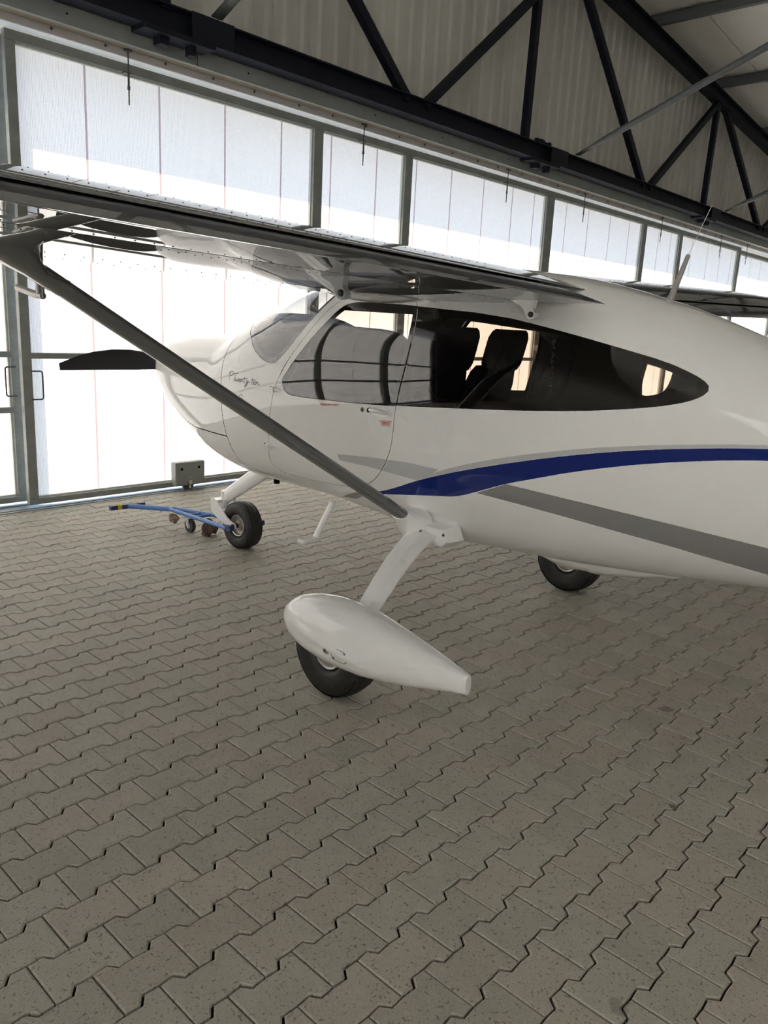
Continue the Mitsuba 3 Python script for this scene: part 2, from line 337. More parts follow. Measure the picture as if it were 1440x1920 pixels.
# ------------------------------------------------------------------ gable wall of ribbed sheet, roof, other walls
RIDGE_X, RIDGE_Z, PITCH = 4.0, 7.02, .098
def roof_z(x): return RIDGE_Z - PITCH * abs(x - RIDGE_X)
structure('wall_front', 'ribbed grey metal gable wall above the doors')
P = .22
def rib_panel(x0, x1):
    xs = []
    for i in range(int(round((x1 - x0) / P))):
        s = x0 + i * P
        xs += [(s, 0), (s + .07, 0), (s + .092, -.032), (s + .14, -.032), (s + .162, 0)]
    xs.append((x1, 0)); v, f = [], []
    for i, (x, d) in enumerate(xs): v += [[x, 6.375 + d, 3.56], [x, 6.375 + d, roof_z(x) + .05]]
    for i in range(len(xs) - 1): f += [[2 * i, 2 * i + 2, 2 * i + 3], [2 * i, 2 * i + 3, 2 * i + 1]]
    return trimesh.Trimesh(v, f, process=False)
x = -5.6
while x < 23.5:
    add('wall_front__sheet', rib_panel(x, x + 5 * P - .0), 'm_sheet'); x += 5 * P
b = MB(); b.box((-5.8, 6.43, 3.56), (24.3, 6.47, 7.2)); add('wall_front__backing', b, 'm_sheet')
structure('ceiling', 'pale insulated roof panels')
for i in range(17):
    y1 = 6.42 - i; y0 = y1 - .988
    for side in (1, -1):
        xe = 24.2 if side > 0 else -5.9
        b = MB(); b.loft([[(RIDGE_X, y0, RIDGE_Z), (RIDGE_X, y1, RIDGE_Z), (RIDGE_X, y1, RIDGE_Z + .12), (RIDGE_X, y0, RIDGE_Z + .12)], [(xe, y0, roof_z(xe)), (xe, y1, roof_z(xe)), (xe, y1, roof_z(xe) + .12), (xe, y0, roof_z(xe) + .12)]])
        add('ceiling__roof_panel', b, 'm_roof')
b = MB(); b.loft([[(RIDGE_X, -15.6, RIDGE_Z + .1), (RIDGE_X, 7.3, RIDGE_Z + .1), (RIDGE_X, 7.3, RIDGE_Z + .2), (RIDGE_X, -15.6, RIDGE_Z + .2)], [(24.5, -15.6, roof_z(24.5) + .1), (24.5, 7.3, roof_z(24.5) + .1), (24.5, 7.3, roof_z(24.5) + .2), (24.5, -15.6, roof_z(24.5) + .2)]])
b.loft([[(RIDGE_X, -15.6, RIDGE_Z + .1), (RIDGE_X, 7.3, RIDGE_Z + .1), (RIDGE_X, 7.3, RIDGE_Z + .2), (RIDGE_X, -15.6, RIDGE_Z + .2)], [(-6.0, -15.6, roof_z(-6.0) + .1), (-6.0, 7.3, roof_z(-6.0) + .1), (-6.0, 7.3, roof_z(-6.0) + .2), (-6.0, -15.6, roof_z(-6.0) + .2)]])
add('ceiling__outer_skin', b, 'm_roof')
XL = -5.6
for nm, a, c in (('wall_right', (24.1, -10.2, -.1), (24.4, 6.47, 7)), ('wall_back', (XL - .3, -10.3, -.1), (24.4, -10.0, 7.2))):
    b = MB(); b.box(a, c); add(nm, b, 'm_side_wall'); structure(nm)
structure('wall_left', 'side wall of translucent sheets')
b = MB(); b.box((XL - .15, -10.2, 5.8), (XL, 6.47, 7)); b.box((XL - .15, -10.2, -.1), (XL, 6.47, .8)); b.box((XL - .15, .5, .1), (XL, 6.47, 5.9)); b.box((XL - .15, -10.2, .7), (XL, -7.88, 5.9)); add('wall_left__sheet', b, 'm_side_wall')
for i in range(7):
    y1 = .5 - i * 1.2
    v = [[XL - .06, y1 - 1.2, .8], [XL - .06, y1 - .02, .8], [XL - .06, y1 - .02, 5.8], [XL - .06, y1 - 1.2, 5.8]]; add('wall_left__panel', trimesh.Trimesh(v, [[0, 1, 2], [0, 2, 3]], process=False), 'm_poly_plain')
    b = MB(); b.box((XL - .08, y1 - .05, .8), (XL, y1 + .01, 5.8)); add('wall_left__post', b, 'm_galv')
b = MB(); b.box((XL, 6.30, -.05), (-3.38, 6.47, 3.6)); add('wall_front__side_sheet', b, 'm_black_semi')
b = MB(); b.box((XL - .1, -10.2, -.1), (24.2, 6.16, -.03)); add('floor__subgrade', b, 'm_side_wall')

# ------------------------------------------------------------------ steel: truss, braces, purlins
thing('roof_truss', 'dark steel roof truss spanning above the sliding doors', 'truss')
YT = 5.95
def ibeam(b, p, q, w, h, tf=.012, tw=.008, up=(0, 0, 1)):
    p, q = np.asarray(p, float), np.asarray(q, float); t = (q - p) / np.linalg.norm(q - p); a = np.cross(t, up); a /= np.linalg.norm(a); n = np.cross(a, t)
    b.beam(p + n * (h / 2 - tf / 2), q + n * (h / 2 - tf / 2), w, tf, up); b.beam(p - n * (h / 2 - tf / 2), q - n * (h / 2 - tf / 2), w, tf, up); b.beam(p, q, tw, h - 2 * tf, up)
b = MB(); ibeam(b, (-5.5, YT, 3.79), (24, YT, 3.79), .18, .19, .012, .01); add('roof_truss__bottom_chord', b, 'm_truss')
for xe in (24.0, -5.5):
    b = MB(); ibeam(b, (RIDGE_X, YT, RIDGE_Z - .37), (xe, YT, roof_z(xe) - .37), .18, .18, .012, .01); add('roof_truss__top_chord', b, 'm_truss')
top = lambda x: roof_z(x) - .45
W = [(6.56, 3.88, 3.40, None), (6.84, 3.88, 9.45, None), (12.02, 3.88, 9.62, None), (12.22, 3.88, 14.5, None), (17.25, 3.88, 14.75, None), (17.5, 3.88, 19.8, None), (1.3, 3.88, 3.9, None), (1.0, 3.88, -1.8, None)]
for x0, z0, x1, _ in W:
    b = MB(); b.beam((x0, YT, z0 - .03), (x1, YT, top(x1) + .03), .09, .09, (0, 1, 0)); add('roof_truss__web_diagonal', b, 'm_truss')
for x in (8.78, 14.42, 3.75):
    b = MB(); b.beam((x - .03, YT, 3.86), (x + .03, YT, top(x) + .03), .085, .085, (0, 1, 0)); add('roof_truss__web_post', b, 'm_truss')
for x in (3.82, 9.15, 14.5):
    b = MB(); b.box((x - .32, YT - .10, 3.66), (x + .32, YT + .10, 3.70), .004); b.box((x - .16, YT - .05, 3.60), (x - .08, YT + .05, 3.67)); b.box((x + .12, YT - .04, 3.59), (x + .17, YT + .04, 3.67)); b.box((x + .1, YT - .096, 3.70), (x + .5, YT - .086, 3.89))
    add('roof_truss__splice_plate', b, 'm_truss')
b = MB()
for i in range(26):
    a = rs.random(3); b.box((9.0 + i * .012 + .03 * a[0] - .1, YT - .10 + .05 * a[1], 3.885), (9.02 + i * .012 + .03 * a[0] - .1, YT - .07 + .05 * a[1], 3.905 + .035 * a[2]))
add('roof_truss__bolt_cluster', b, 'm_truss')
for i, (x, lab) in enumerate(((4.2, 'dark steel strut rising from the truss above the left sliding door'), (10.0, 'long dark steel strut crossing the truss in the upper right'), (15.4, 'dark steel strut rising from the truss at the right edge'))):
    k = 'roof_brace' if i == 0 else f'roof_brace_{i:03d}'
    thing(k, lab, 'brace', 'bracing struts from the truss to the roof')
    p, q = np.array([x, YT - .02, 3.93]), np.array([x, .55, 3.93 + .398 * 5.4])
    t = (q - p) / np.linalg.norm(q - p); rings = []
    side, nrm = np.array([1.0, 0, 0]), np.cross(t, [1.0, 0, 0])
    L = np.linalg.norm(q - p); ang = np.arange(14) * 2 * np.pi / 14
    for s_, wa, wb in ((0, .058, .008), (.12, .058, .008), (.40, .044, .036), (.55, .042, .042), (L - .4, .042, .042), (L - .1, .055, .01), (L, .055, .01)):
        rings.append(p + t * s_ + wa * np.cos(ang)[:, None] * side + wb * np.sin(ang)[:, None] * nrm)
    add(k, MB().loft(rings), 'm_purlin', 40)
for i, (x, lab) in enumerate(((12.05, 'dark steel roof purlin at the top right corner'), (14.6, 'dark steel roof purlin below the pale roof at the right edge'), (9.5, 'roof purlin above the truss node'), (17.2, 'lowest roof purlin near the right edge'))):
    k = 'roof_purlin' if i == 0 else f'roof_purlin_{i:03d}'
    if i == 2: continue
    b = MB(); z = roof_z(x) - .015
    ibeam(b, (x, 6.30, z - .075), (x, -9.9, z - .075), .08, .15, .008, .006)
    add(k, b, 'm_purlin'); thing(k, lab, 'purlin', 'roof purlins')
# ------------------------------------------------------------------ the aircraft: fuselage surface
thing('light_aircraft', 'white high-wing light aircraft with blue and grey stripes standing on the pavers', 'airplane')
A = 'light_aircraft__'
# fuselage surface
XC=3.29
ST=np.array([ # y, zb, zt, w, zc, nu, nl
[-2.35,1.04,1.19,.030,1.12,2.0,2.0],
[-1.5,.93,1.23,.115,1.09,2.1,2.0],
[-.5,.79,1.31,.215,1.10,2.2,2.0],
[.3,.70,1.41,.315,1.14,2.2,2.05],
[.9,.635,1.56,.405,1.22,2.2,2.1],
[1.4,.575,1.73,.480,1.31,2.3,2.15],
[1.9,.535,1.84,.535,1.37,2.5,2.25],
[2.4,.515,1.88,.560,1.38,2.8,2.35],
[2.9,.555,1.87,.565,1.38,2.8,2.4],
[3.3,.583,1.79,.558,1.34,2.6,2.4],
[3.6,.585,1.70,.545,1.26,2.45,2.4],
[3.85,.59,1.60,.52,1.19,2.4,2.4],
[4.1,.615,1.50,.485,1.14,2.4,2.35],
[4.4,.69,1.475,.435,1.13,2.4,2.3],
[4.7,.83,1.455,.375,1.15,2.4,2.2],
[4.92,.97,1.435,.305,1.19,2.3,2.1],
[5.03,1.05,1.42,.240,1.215,2.2,2.1],
[5.08,1.11,1.385,.165,1.225,2.1,2.0]])
_ip=PchipInterpolator(ST[:,0],ST[:,1:],axis=0)
def sec(y):
    return np.moveaxis(_ip(np.clip(y,ST[0,0],ST[-1,0])),-1,0)
def skin_pt(y,t,off=0.0):
    """left half of the fuselage: y along, t 0 bottom .. 1 top"""
    y=np.asarray(y,float);zb,zt,w,zc,nu,nl=sec(y)
    ph=(np.asarray(t)-.5)*np.pi
    n=np.where(ph>0,nu,nl);h=np.where(ph>0,zt-zc,zc-zb)
    c=np.clip(np.cos(ph),0,1);s=np.sin(ph)
    w=w+off;h=h+off
    return np.stack([XC-w*c**(2/n),y,zc+np.sign(s)*h*np.abs(s)**(2/n)],-1)
def yz2t(y,z):
    zb,zt,w,zc,nu,nl=sec(y);d=np.asarray(z)-zc
    n=np.where(d>0,nu,nl);h=np.where(d>0,zt-zc,zc-zb)
    s=np.clip(np.abs(d)/h,0,1)**(n/2)
    return .5+np.sign(d)*np.arcsin(s)/np.pi

R90 = lambda pts: [tuple(p) for p in pts]
def dens(pts, step=.02, closed=True):
    ls = LineString(list(pts) + ([pts[0]] if closed else [])); n = max(8, int(ls.length / step))
    return [tuple(ls.interpolate(i / n, normalized=True).coords[0]) for i in range(n + (0 if closed else 1))]
def smooth_pts(pts, it=2):
    p = [np.array(q, float) for q in pts]
    for _ in range(it):
        o = [p[0]]
        for a, b in zip(p[:-1], p[1:]): o += [a * .75 + b * .25, a * .25 + b * .75]
        p = o + [p[-1]]
    return [tuple(q) for q in p]
def yt(pts): a = np.array(pts); return np.column_stack([a[:, 0], yz2t(a[:, 0], a[:, 1])])
def YT_poly(pts): return Polygon(yt(dens(pts))).buffer(0)
def mirror(p): return affinity.translate(affinity.scale(p, 1, -1, origin=(0, 0)), 0, 2)
def both(p): return p.union(mirror(p))
def surf2(y, t, off):
    t = np.asarray(t); left = t <= 1
    P = skin_pt(y, np.where(left, t, 2 - t), off); P[..., 0] = np.where(left, P[..., 0], 2 * XC - P[..., 0]); return P
def skin(poly, off=0.0, dy=.03, dt=1 / 64, thick=0.0):
    x0, t0, x1, t1 = poly.bounds
    i0, i1, j0, j1 = math.floor(x0 / dy), math.ceil(x1 / dy), math.floor(t0 / dt), math.ceil(t1 / dt)
    I, J = [a.ravel() for a in np.meshgrid(np.arange(i0, i1), np.arange(j0, j1), indexing='ij')]
    cells = shapely.box(I * dy, J * dt, (I + 1) * dy, (J + 1) * dt)
    shapely.prepare(poly)
    full = shapely.contains_properly(poly, cells); touch = shapely.intersects(poly, cells) & ~full
    V, Fc, n = [], [], 0
    for i, j in zip(I[full], J[full]):
        V += [(i * dy, j * dt), ((i + 1) * dy, j * dt), ((i + 1) * dy, (j + 1) * dt), (i * dy, (j + 1) * dt)]; Fc += [[n, n + 1, n + 2], [n, n + 2, n + 3]]; n += 4
    for g in shapely.intersection(poly, cells[touch]):
        for q in getattr(g, 'geoms', [g]):
            if q.geom_type != 'Polygon' or q.area < 1e-9: continue
            v, f = trimesh.creation.triangulate_polygon(q, engine='earcut')
            a, b_, c = v[f[:, 0]], v[f[:, 1]], v[f[:, 2]]
            ar = (b_[:, 0] - a[:, 0]) * (c[:, 1] - a[:, 1]) - (b_[:, 1] - a[:, 1]) * (c[:, 0] - a[:, 0])
            f = np.where((ar < 0)[:, None], f[:, ::-1], f)
            V += [tuple(p) for p in v]; Fc += (f + n).tolist(); n += len(v)
    V = np.array(V); key = np.round(V * 1e5).astype(np.int64)
    _, idx, inv = np.unique(key, axis=0, return_index=True, return_inverse=True)
    V = V[idx]; Fc = inv.ravel()[np.array(Fc)]
    Fc = Fc[(Fc[:, 0] != Fc[:, 1]) & (Fc[:, 1] != Fc[:, 2]) & (Fc[:, 0] != Fc[:, 2])]
    m = trimesh.Trimesh(surf2(V[:, 0], V[:, 1], off), Fc[:, ::-1], process=False)
    e, tc = 1e-3, np.clip(V[:, 1], .004, 1.996)
    du = surf2(V[:, 0] + e, tc, off) - surf2(V[:, 0] - e, tc, off); dv = surf2(V[:, 0], tc + 2 * e, off) - surf2(V[:, 0], tc - 2 * e, off)
    N = np.cross(dv, du); N /= np.linalg.norm(N, axis=1, keepdims=True) + 1e-12
    ax = np.column_stack([np.full(len(V), XC), V[:, 0], sec(V[:, 0])[3]]); N *= np.sign(np.sum(N * (m.vertices - ax), 1))[:, None] 
    m.analytic_normals = N; return m
def hold(key, m, mt, smooth=True, **k): return add(A + key, m, mt, smooth, **k)

band_top = [(3.262,1.280),(3.108,1.438),(2.960,1.569),(2.874,1.652),(2.830,1.674),(2.750,1.683),(2.530,1.678),(2.393,1.671),(1.967,1.646),(1.675,1.594),(1.397,1.534),(1.249,1.500),(1.151,1.465),(1.095,1.437),(1.078,1.415)]
band_bot = [(3.262,1.280),(3.267,1.245),(3.247,1.213),(3.195,1.195),(2.946,1.199),(2.695,1.206),(2.452,1.218),(2.087,1.244),(1.771,1.267),(1.548,1.289),(1.395,1.310),(1.252,1.334),(1.148,1.360),(1.092,1.389),(1.078,1.415)]
band_yz = smooth_pts(band_top + band_bot[::-1][1:], 1)
BAND = YT_poly(band_yz)
door_yz = smooth_pts([(3.03,1.57),(2.905,1.694),(2.830,1.705),(2.689,1.709),(2.456,1.709),(2.404,1.696),(2.377,1.651),(2.368,1.570),(2.393,1.429),(2.430,1.300),(2.449,1.213),(2.473,1.052),(2.524,0.945),(2.613,0.844),(2.72,.78),(2.86,.74),(3.22,.715),(3.43,.715),(3.50,.745),(3.514,.79),(3.454,0.90),(3.353,1.178),(3.328,1.235),(3.255,1.345),(3.14,1.46)], 2)
DOOR = YT_poly(door_yz)
ws_yz = [(3.74,1.58),(3.67,1.51),(3.625,1.484),(3.603,1.472),(3.568,1.438),(3.491,1.387),(3.434,1.361),(3.367,1.351),(3.319,1.361),(3.258,1.401),(3.162,1.491),(3.037,1.617),(2.954,1.703),(2.90,1.765)]
w = yt(smooth_pts(ws_yz, 2))
WS = Polygon([(3.81, 1.001), (3.80, .93)] + [tuple(q) for q in w] + [(2.86, .80), (2.84, .93), (2.84, 1.001)]).buffer(0)
WS = WS.union(mirror(WS)).buffer(0)
def yzbuf(p, r):                                              # buffer in metres: t spans about 1.9 m of girth
    return affinity.scale(affinity.scale(p, 1, 1.9, origin=(0, 0)).buffer(r), 1, 1 / 1.9, origin=(0, 0))
D_WIN = BAND.intersection(yzbuf(DOOR, -.0025)); R_WIN = BAND.difference(yzbuf(DOOR, .0025))
hole2 = smooth_pts([(2.262,1.42),(2.255,1.55),(2.230,1.618),(2.15,1.631),(1.902,1.609),(1.716,1.590),(1.627,1.574),(1.590,1.537),(1.581,1.50),(1.610,1.36),(1.645,1.318),(1.75,1.295),(2.157,1.272),(2.24,1.275),(2.270,1.33)], 2)
hole3 = smooth_pts([(1.321,1.497),(1.271,1.486),(1.192,1.462),(1.130,1.425),(1.174,1.398),(1.309,1.362),(1.32,1.42)], 1)
H1 = yzbuf(yzbuf(D_WIN, -.035), .010).intersection(yzbuf(D_WIN, -.018)); H2, H3 = YT_poly(hole2), YT_poly(hole3)
top_cut = YT_poly([(3.3, 1.72), (3.3, 1.66), (2.95, 1.645), (2.3, 1.634), (2.3, 1.72)])
H1 = H1.difference(top_cut)

SEAM = 3.870
body = sbox(-2.35, 0, SEAM - .0025, 2).difference(both(DOOR)).difference(both(BAND)).difference(WS)
hold('fuselage', skin(body), 'm_white')
lip = yt(dens([(5.2,1.135),(5.03,1.11),(4.86,1.07),(4.70,1.02),(4.55,.955),(4.42,.905),(4.30,.885),(3.80,.885)], .02, False))
cow = sbox(SEAM + .0025, 0, 5.08, 2).difference(WS)
split = both(LineString(lip).buffer(.0022))
up = cow.difference(split)
pieces = sorted(up.geoms, key=lambda g: -g.area) if up.geom_type != 'Polygon' else [up]
for g in pieces:
    if g.area > .01: hold('cowling', skin(g, dy=.02), 'm_white')
front = MB(); a = np.linspace(0, 2, 80); P = surf2(np.full(80, 5.08), a, 0); front.add(np.vstack([P, P.mean(0)]), [[i, i + 1, 80] for i in range(79)])
hold('cowling__front', front, 'm_white', False)
seams = both(yzbuf(LineString([(x, y) for x, y in yt(dens(door_yz))] + [tuple(yt(dens(door_yz))[0])]), .012)).union(sbox(SEAM - .015, 0, SEAM + .015, 2)).union(both(LineString(lip).buffer(.01))).difference(WS).difference(both(yzbuf(BAND, .004)))
hold('seam_gasket', skin(seams, -.005), 'm_seam')
for s, f in ((0, lambda p: p), (1, mirror)):
    dk = 'door' if not s else 'door_001'
    hold(dk, skin(f(yzbuf(DOOR, -.0025).difference(yzbuf(BAND, .0015)))), 'm_white')
    hold(dk + '__window', skin(f(D_WIN), -.001), 'm_glass'); hold(dk + '__window_border', skin(f(D_WIN.difference(H1)), -.004), 'm_black')
    hold('rear_window', skin(f(yzbuf(R_WIN, -.0015)), -.001), 'm_glass'); hold('rear_window_border', skin(f(BAND.difference(yzbuf(D_WIN, .0005)).difference(H2).difference(H3)), -.004), 'm_black', label='black border of the rear side window')
hold('windshield', skin(yzbuf(WS, -.002), -.001, dy=.02), 'm_windshield')
hold('windshield_edge', skin(WS.difference(yzbuf(WS, -.026)), -.004, dy=.02), 'm_print_grey')
lining = sbox(1.0, .12, 3.80, 1.88).difference(both(H1.union(H2).union(H3).union(BAND.intersection(YT_poly([(3.3, 1.1), (3.3, 1.7), (2.36, 1.7), (2.42, 1.1)]))))).difference(WS)
hold('cabin_lining', skin(lining, -.022), 'm_lining')

# stripes
def stripe(name, top, bot, mt, off, lab):
    p = YT_poly(top + bot[::-1]).difference(yzbuf(LineString(yt(dens(door_yz))), .0025)); hold(name, skin(p, off), mt, label=lab)
sm = smooth_pts
stripe('stripe_pale', [(2.88,.925),(2.618,.946),(2.40,.955),(2.210,.951)], [(2.88,.892),(2.67,.892),(2.49,.882),(2.335,.873),(2.210,.951)], 'm_stripe_pale', .0008, 'pale grey arrow stripe across the door')
blue_top = sm([(2.751,.729),(2.62,.768),(2.500,.811),(2.356,.873),(2.08,.968),(1.765,1.059),(1.515,1.122),(1.234,1.180),(.853,1.234),(.3,1.265),(-.4,1.25)])
blue_bot = sm([(2.751,.729),(2.431,.785),(2.252,.814),(2.131,.831),(1.98,.893),(1.856,.944),(1.732,.984),(1.536,1.049),(1.230,1.129),(.847,1.195),(.3,1.23),(-.4,1.22)])
stripe('stripe_blue', blue_top, blue_bot, 'm_blue', .0012, 'dark blue stripe sweeping back along the fuselage')
stripe('stripe_thin', sm([(2.345,.875),(2.210,.948),(1.890,1.054),(1.538,1.140),(1.332,1.179),(1.143,1.208),(.855,1.2455),(.3,1.277),(-.4,1.262)]), sm([(2.345,.8745),(2.08,.970),(1.765,1.0605),(1.515,1.1235),(1.234,1.1815),(.853,1.2355),(.3,1.2665),(-.4,1.2515)]), 'm_stripe_pale', .0010, 'thin pale grey line above the blue stripe')
stripe('stripe_grey', [(1.857,.940),(1.496,.917),(1.157,.893),(.821,.866),(.2,.805),(-.3,.765)], [(2.021,.871),(1.82,.857),(1.621,.840),(1.185,.796),(.828,.748),(.62,.692),(.5,.70)], 'm_stripe_grey', .0010, 'dark grey stripe below the blue stripe')
stripe('stripe_tip', [(3.03,.65),(2.88,.705),(2.74,.748)], [(3.03,.648),(2.88,.668),(2.74,.730)], 'm_stripe_grey', .0010, 'small grey tip ahead of the blue stripe')

# lettering and small marks on the left side
def decal(mesh, y0, z0, dirz=0.0, off=.0015):
    v = np.array(mesh.vertices); y = y0 - v[:, 0]; z = z0 + v[:, 1] + dirz * v[:, 0]
    P = skin_pt(y, yz2t(y, z), off + v[:, 2]); return trimesh.Trimesh(P, mesh.faces, process=False)
def strokes(lines, width):
    b = MB()
    for pts in lines:
        p = LineString(sm(pts, 2)).buffer(width, cap_style=1)
        v, f = trimesh.creation.triangulate_polygon(p, engine='earcut') if p.geom_type == 'Polygon' else (None, None)
        b.add(np.column_stack([v, np.zeros(len(v))]), f)
    return b.get()
def script_letters():
    L, x = [], 0.0
    def put(pts, dx=0.0, s=1.0): L.append([((x + dx + px) + .22 * py, py) for px, py in pts])
    put([(0.05, 0), (.05, .6), (.04, 1.0)]); put([(-.12, .75), (-.05, 1.0), (.25, 1.12), (.5, .95), (.42, .62), (.05, .5)]); x = .62
    put([(.12, 0), (.12, .5), (.14, .92)]); put([(-.12, .88), (.15, .95), (.5, .98)]); x = .86
    put([(0, .42), (.04, .05), (.16, .03), (.22, .38), (.26, .05), (.38, .05), (.44, .42)]); x = 1.36
    put([(0, .2), (.2, .22), (.22, .40), (.08, .40), (.02, .15), (.14, 0), (.3, .12)]); x = 1.66
    put([(0, .40), (.02, 0)]); put([(.02, .2), (.14, .40), (.24, .34), (.24, .02)]); x = 1.96
    put([(.1, .72), (.08, .1), (.16, 0), (.28, .08)]); put([(-.06, .52), (.42, .56)]); x = 2.24
    put([(.06, .40), (.08, .08), (.2, .06), (.30, .38)]); put([(.30, .40), (.26, -.15), (.12, -.48), (-.04, -.40), (.1, -.1), (.42, .14)]); x = 2.66
    put([(0, .24), (.22, .26)]); x = 2.92
    put([(.1, .72), (.08, .1), (.16, 0), (.28, .08)]); put([(-.06, .52), (.42, .56)]); x = 3.2
    put([(0, .2), (.2, .22), (.22, .40), (.08, .40), (.02, .15), (.14, 0), (.3, .12)]); x = 3.52
    put([(0, .40), (.02, 0)]); put([(.02, .2), (.14, .40), (.26, .34), (.26, .06), (.40, .08)])
    return L
S = .0790
word = strokes([[(px * S, py * S * .62) for px, py in l] for l in script_letters()], .0014)
hold('model_lettering', decal(word, 3.780, 1.228, -.02), 'm_print_grey', False, label='grey handwritten lettering on the nose')
em = meshkit.text_mesh('EMERGENCY EXIT', .0105, .0004); em.vertices[:, 0] *= .135 / em.vertices[:, 0].max()
hold('door__exit_lettering', decal(em, 2.963, 1.168, .075), 'm_red', False, label='red EMERGENCY EXIT lettering')
tr = Polygon([(0, .021), (.078, .024), (.066, -.001), (.012, -.002)]); tr = tr.difference(tr.buffer(-.0022))
v, f = trimesh.creation.triangulate_polygon(tr, engine='earcut'); pl = MB().add(np.column_stack([v, np.zeros(len(v))]), f)
for x0, x1, z in ((.012, .066, .0135), (.016, .063, .0085), (.018, .060, .004)):
    q = Polygon([(x0, z), (x1, z + .0012), (x1, z + .0042), (x0, z + .003)]); v, f = trimesh.creation.triangulate_polygon(q, engine='earcut'); pl.add(np.column_stack([v, np.zeros(len(v))]), f)
hold('door__placard', decal(pl.get(), 2.553, 1.119), 'm_red', False, label='small red placard below the door handle')
def ring2d(r, w): return Point(0, 0).buffer(r).difference(Point(0, 0).buffer(r - w))
def flat(p): v, f = trimesh.creation.triangulate_polygon(p, engine='earcut'); return trimesh.Trimesh(np.column_stack([v, np.zeros(len(v))]), f, process=False)
hold('inspection_mark', decal(flat(affinity.scale(ring2d(.017, .0022), 1.0, 1.2)), 3.647, 1.140), 'm_print_grey', False); hold('inspection_mark', decal(flat(ring2d(.011, .0014)), 2.30, 1.700), 'm_print_grey', False)

# door handle: recessed dish, lever, lock
dish = [(r, h) for r, h in ((.0, .004), (.7, .004), (.88, .007), (1.0, .0015))]
hb = MB()
def onskin(y, z, off=0.0): return skin_pt(y, yz2t(y, z), off)
def oval(y, z, ry, rz, prof, n=28):
    ang = np.arange(n) * 2 * np.pi / n
    return MB().loft([skin_pt(y + ry * r * np.cos(ang), yz2t(y + ry * r * np.cos(ang), z + rz * r * np.sin(ang)), h) for r, h in prof], cap=False)
hold('door__handle_dish', oval(2.547, 1.180, .068, .026, [(0, -.002), (.7, -.001), (.9, .006), (1.0, .001)]), 'm_white')
lv = MB(); lv.tube([onskin(2.612, 1.184, .006), onskin(2.582, 1.189, .018), onskin(2.532, 1.188, .020), onskin(2.487, 1.179, .010)], [.008, .010, .010, .007], 12)
hold('door__handle', lv, 'm_white', 40); hold('door__handle_pivot', oval(2.614, 1.183, .009, .010, [(0, .014), (1, .013), (1.02, .0)]), 'm_black')
hold('door__lock', oval(2.665, 1.178, .009, .011, [(0, .004), (.45, .004), (.5, .002), (.9, .004), (1, 0)]), 'm_bracket')
for y, z in ((3.335, 1.217), (3.455, .892)):
    b = MB()
    c = onskin(y, z, .0); b.loft([[onskin(y + dy_, z + dz_, o) for dy_, dz_ in ((-.012, -.014), (-.012, .014), (.012, .014), (.012, -.014))] for o in (.0, .022)])
    k = hold('door__hinge', b, 'm_white', False)
    add(k + '_arm' if False else A + 'door__hinge_arm', MB().loft([[onskin(y - s_, z + d * (1 - s_ / .08), o) for d, o in ((-.011, .001), (.011, .001), (.009, .016 * (1 - s_ / .085)), (-.009, .016 * (1 - s_ / .085)))] for s_ in (.012, .05, .079)]), 'm_white')
    add(A + 'door__hinge_pin', MB().tube([onskin(y + .014, z + .016, .014), onskin(y + .014, z - .016, .014)], .006), 'm_bracket')
# belly opening behind the nose leg and drain
hold('nose_leg_opening', skin(Polygon([(4.10, .13), (4.14, .0), (3.96, .0), (3.92, .10)]), .0015), 'm_black')
hold('drain', MB().tube([(3.2, 3.86, .60), (3.2, 3.86, .555)], .02), 'm_black', 30)

# ------------------------------------------------------------------ cabin
seatw = .22
def cushion(c, w, d, h, lean=0.0, r=.05):
    """rounded block: centre of its foot, width x, depth y, height z, leaning back by lean"""
    rings = []
    for s in (0, .06, .2, .5, .8, .94, 1.0):
        k = 1 - .25 * (2 * abs(s - .5)) ** 6; ang = np.arange(28) * 2 * np.pi / 28
        x = w / 2 * k * np.sign(np.cos(ang)) * np.abs(np.cos(ang)) ** .5; y = d / 2 * k * np.sign(np.sin(ang)) * np.abs(np.sin(ang)) ** .6
        rings.append(np.column_stack([c[0] + x, c[1] + y - lean * s * h, np.full(28, c[2] + s * h)]))
    return MB().loft(rings)
for (x, y) in ((3.075, 2.62), (3.505, 2.62), (3.14, 1.985), (3.40, 1.985)):
    rear = y < 2.3
    w_ = .24 if rear else .36
    k = hold('seat', cushion((x, y + .18, .80), w_, .42, .14), 'm_seat')
    add(k + '__backrest', cushion((x, y - .02, .90), w_ + .01, .12, .50 if not rear else .70, .30), 'm_seat', True)
    add(k + '__headrest', cushion((x, y - .20, 1.375) if not rear else (x, y - .22, 1.50), .27 if not rear else .2, .12, .215 if not rear else .12, .25), 'm_seat', True)
    if rear and x < 3.2:
        t = meshkit.text_mesh('TECNAM', .016, .001)
        v = np.array(t.vertices); wv = v[:, 0].max()
        P = np.column_stack([x - .185 - .004 + v[:, 2] * -1, (y - .22) - (v[:, 1] - .015) - .30 * (0), 1.32 + v[:, 0] * .24 / wv])
        add(k + '__lettering', trimesh.Trimesh(P, t.faces, process=False), 'm_seat_text')
b = MB(); b.box((2.82, 3.32, 1.02), (3.76, 3.50, 1.42), .03); hold('instrument_panel', b, 'm_black_semi', False)
gx_ = np.linspace(0, np.pi, 24)
def hump(y, z, w): return [(XC - w * np.sign(np.cos(a_)) * abs(np.cos(a_)) ** .6, y, 1.36 + (z - 1.36) * math.sin(a_) ** .5) for a_ in gx_]
hold('instrument_panel__glareshield', MB().loft([hump(3.20, 1.53, .43), hump(3.25, 1.56, .45), hump(3.45, 1.565, .46), hump(3.62, 1.53, .44), hump(3.74, 1.47, .38)]), 'm_lining', 40)
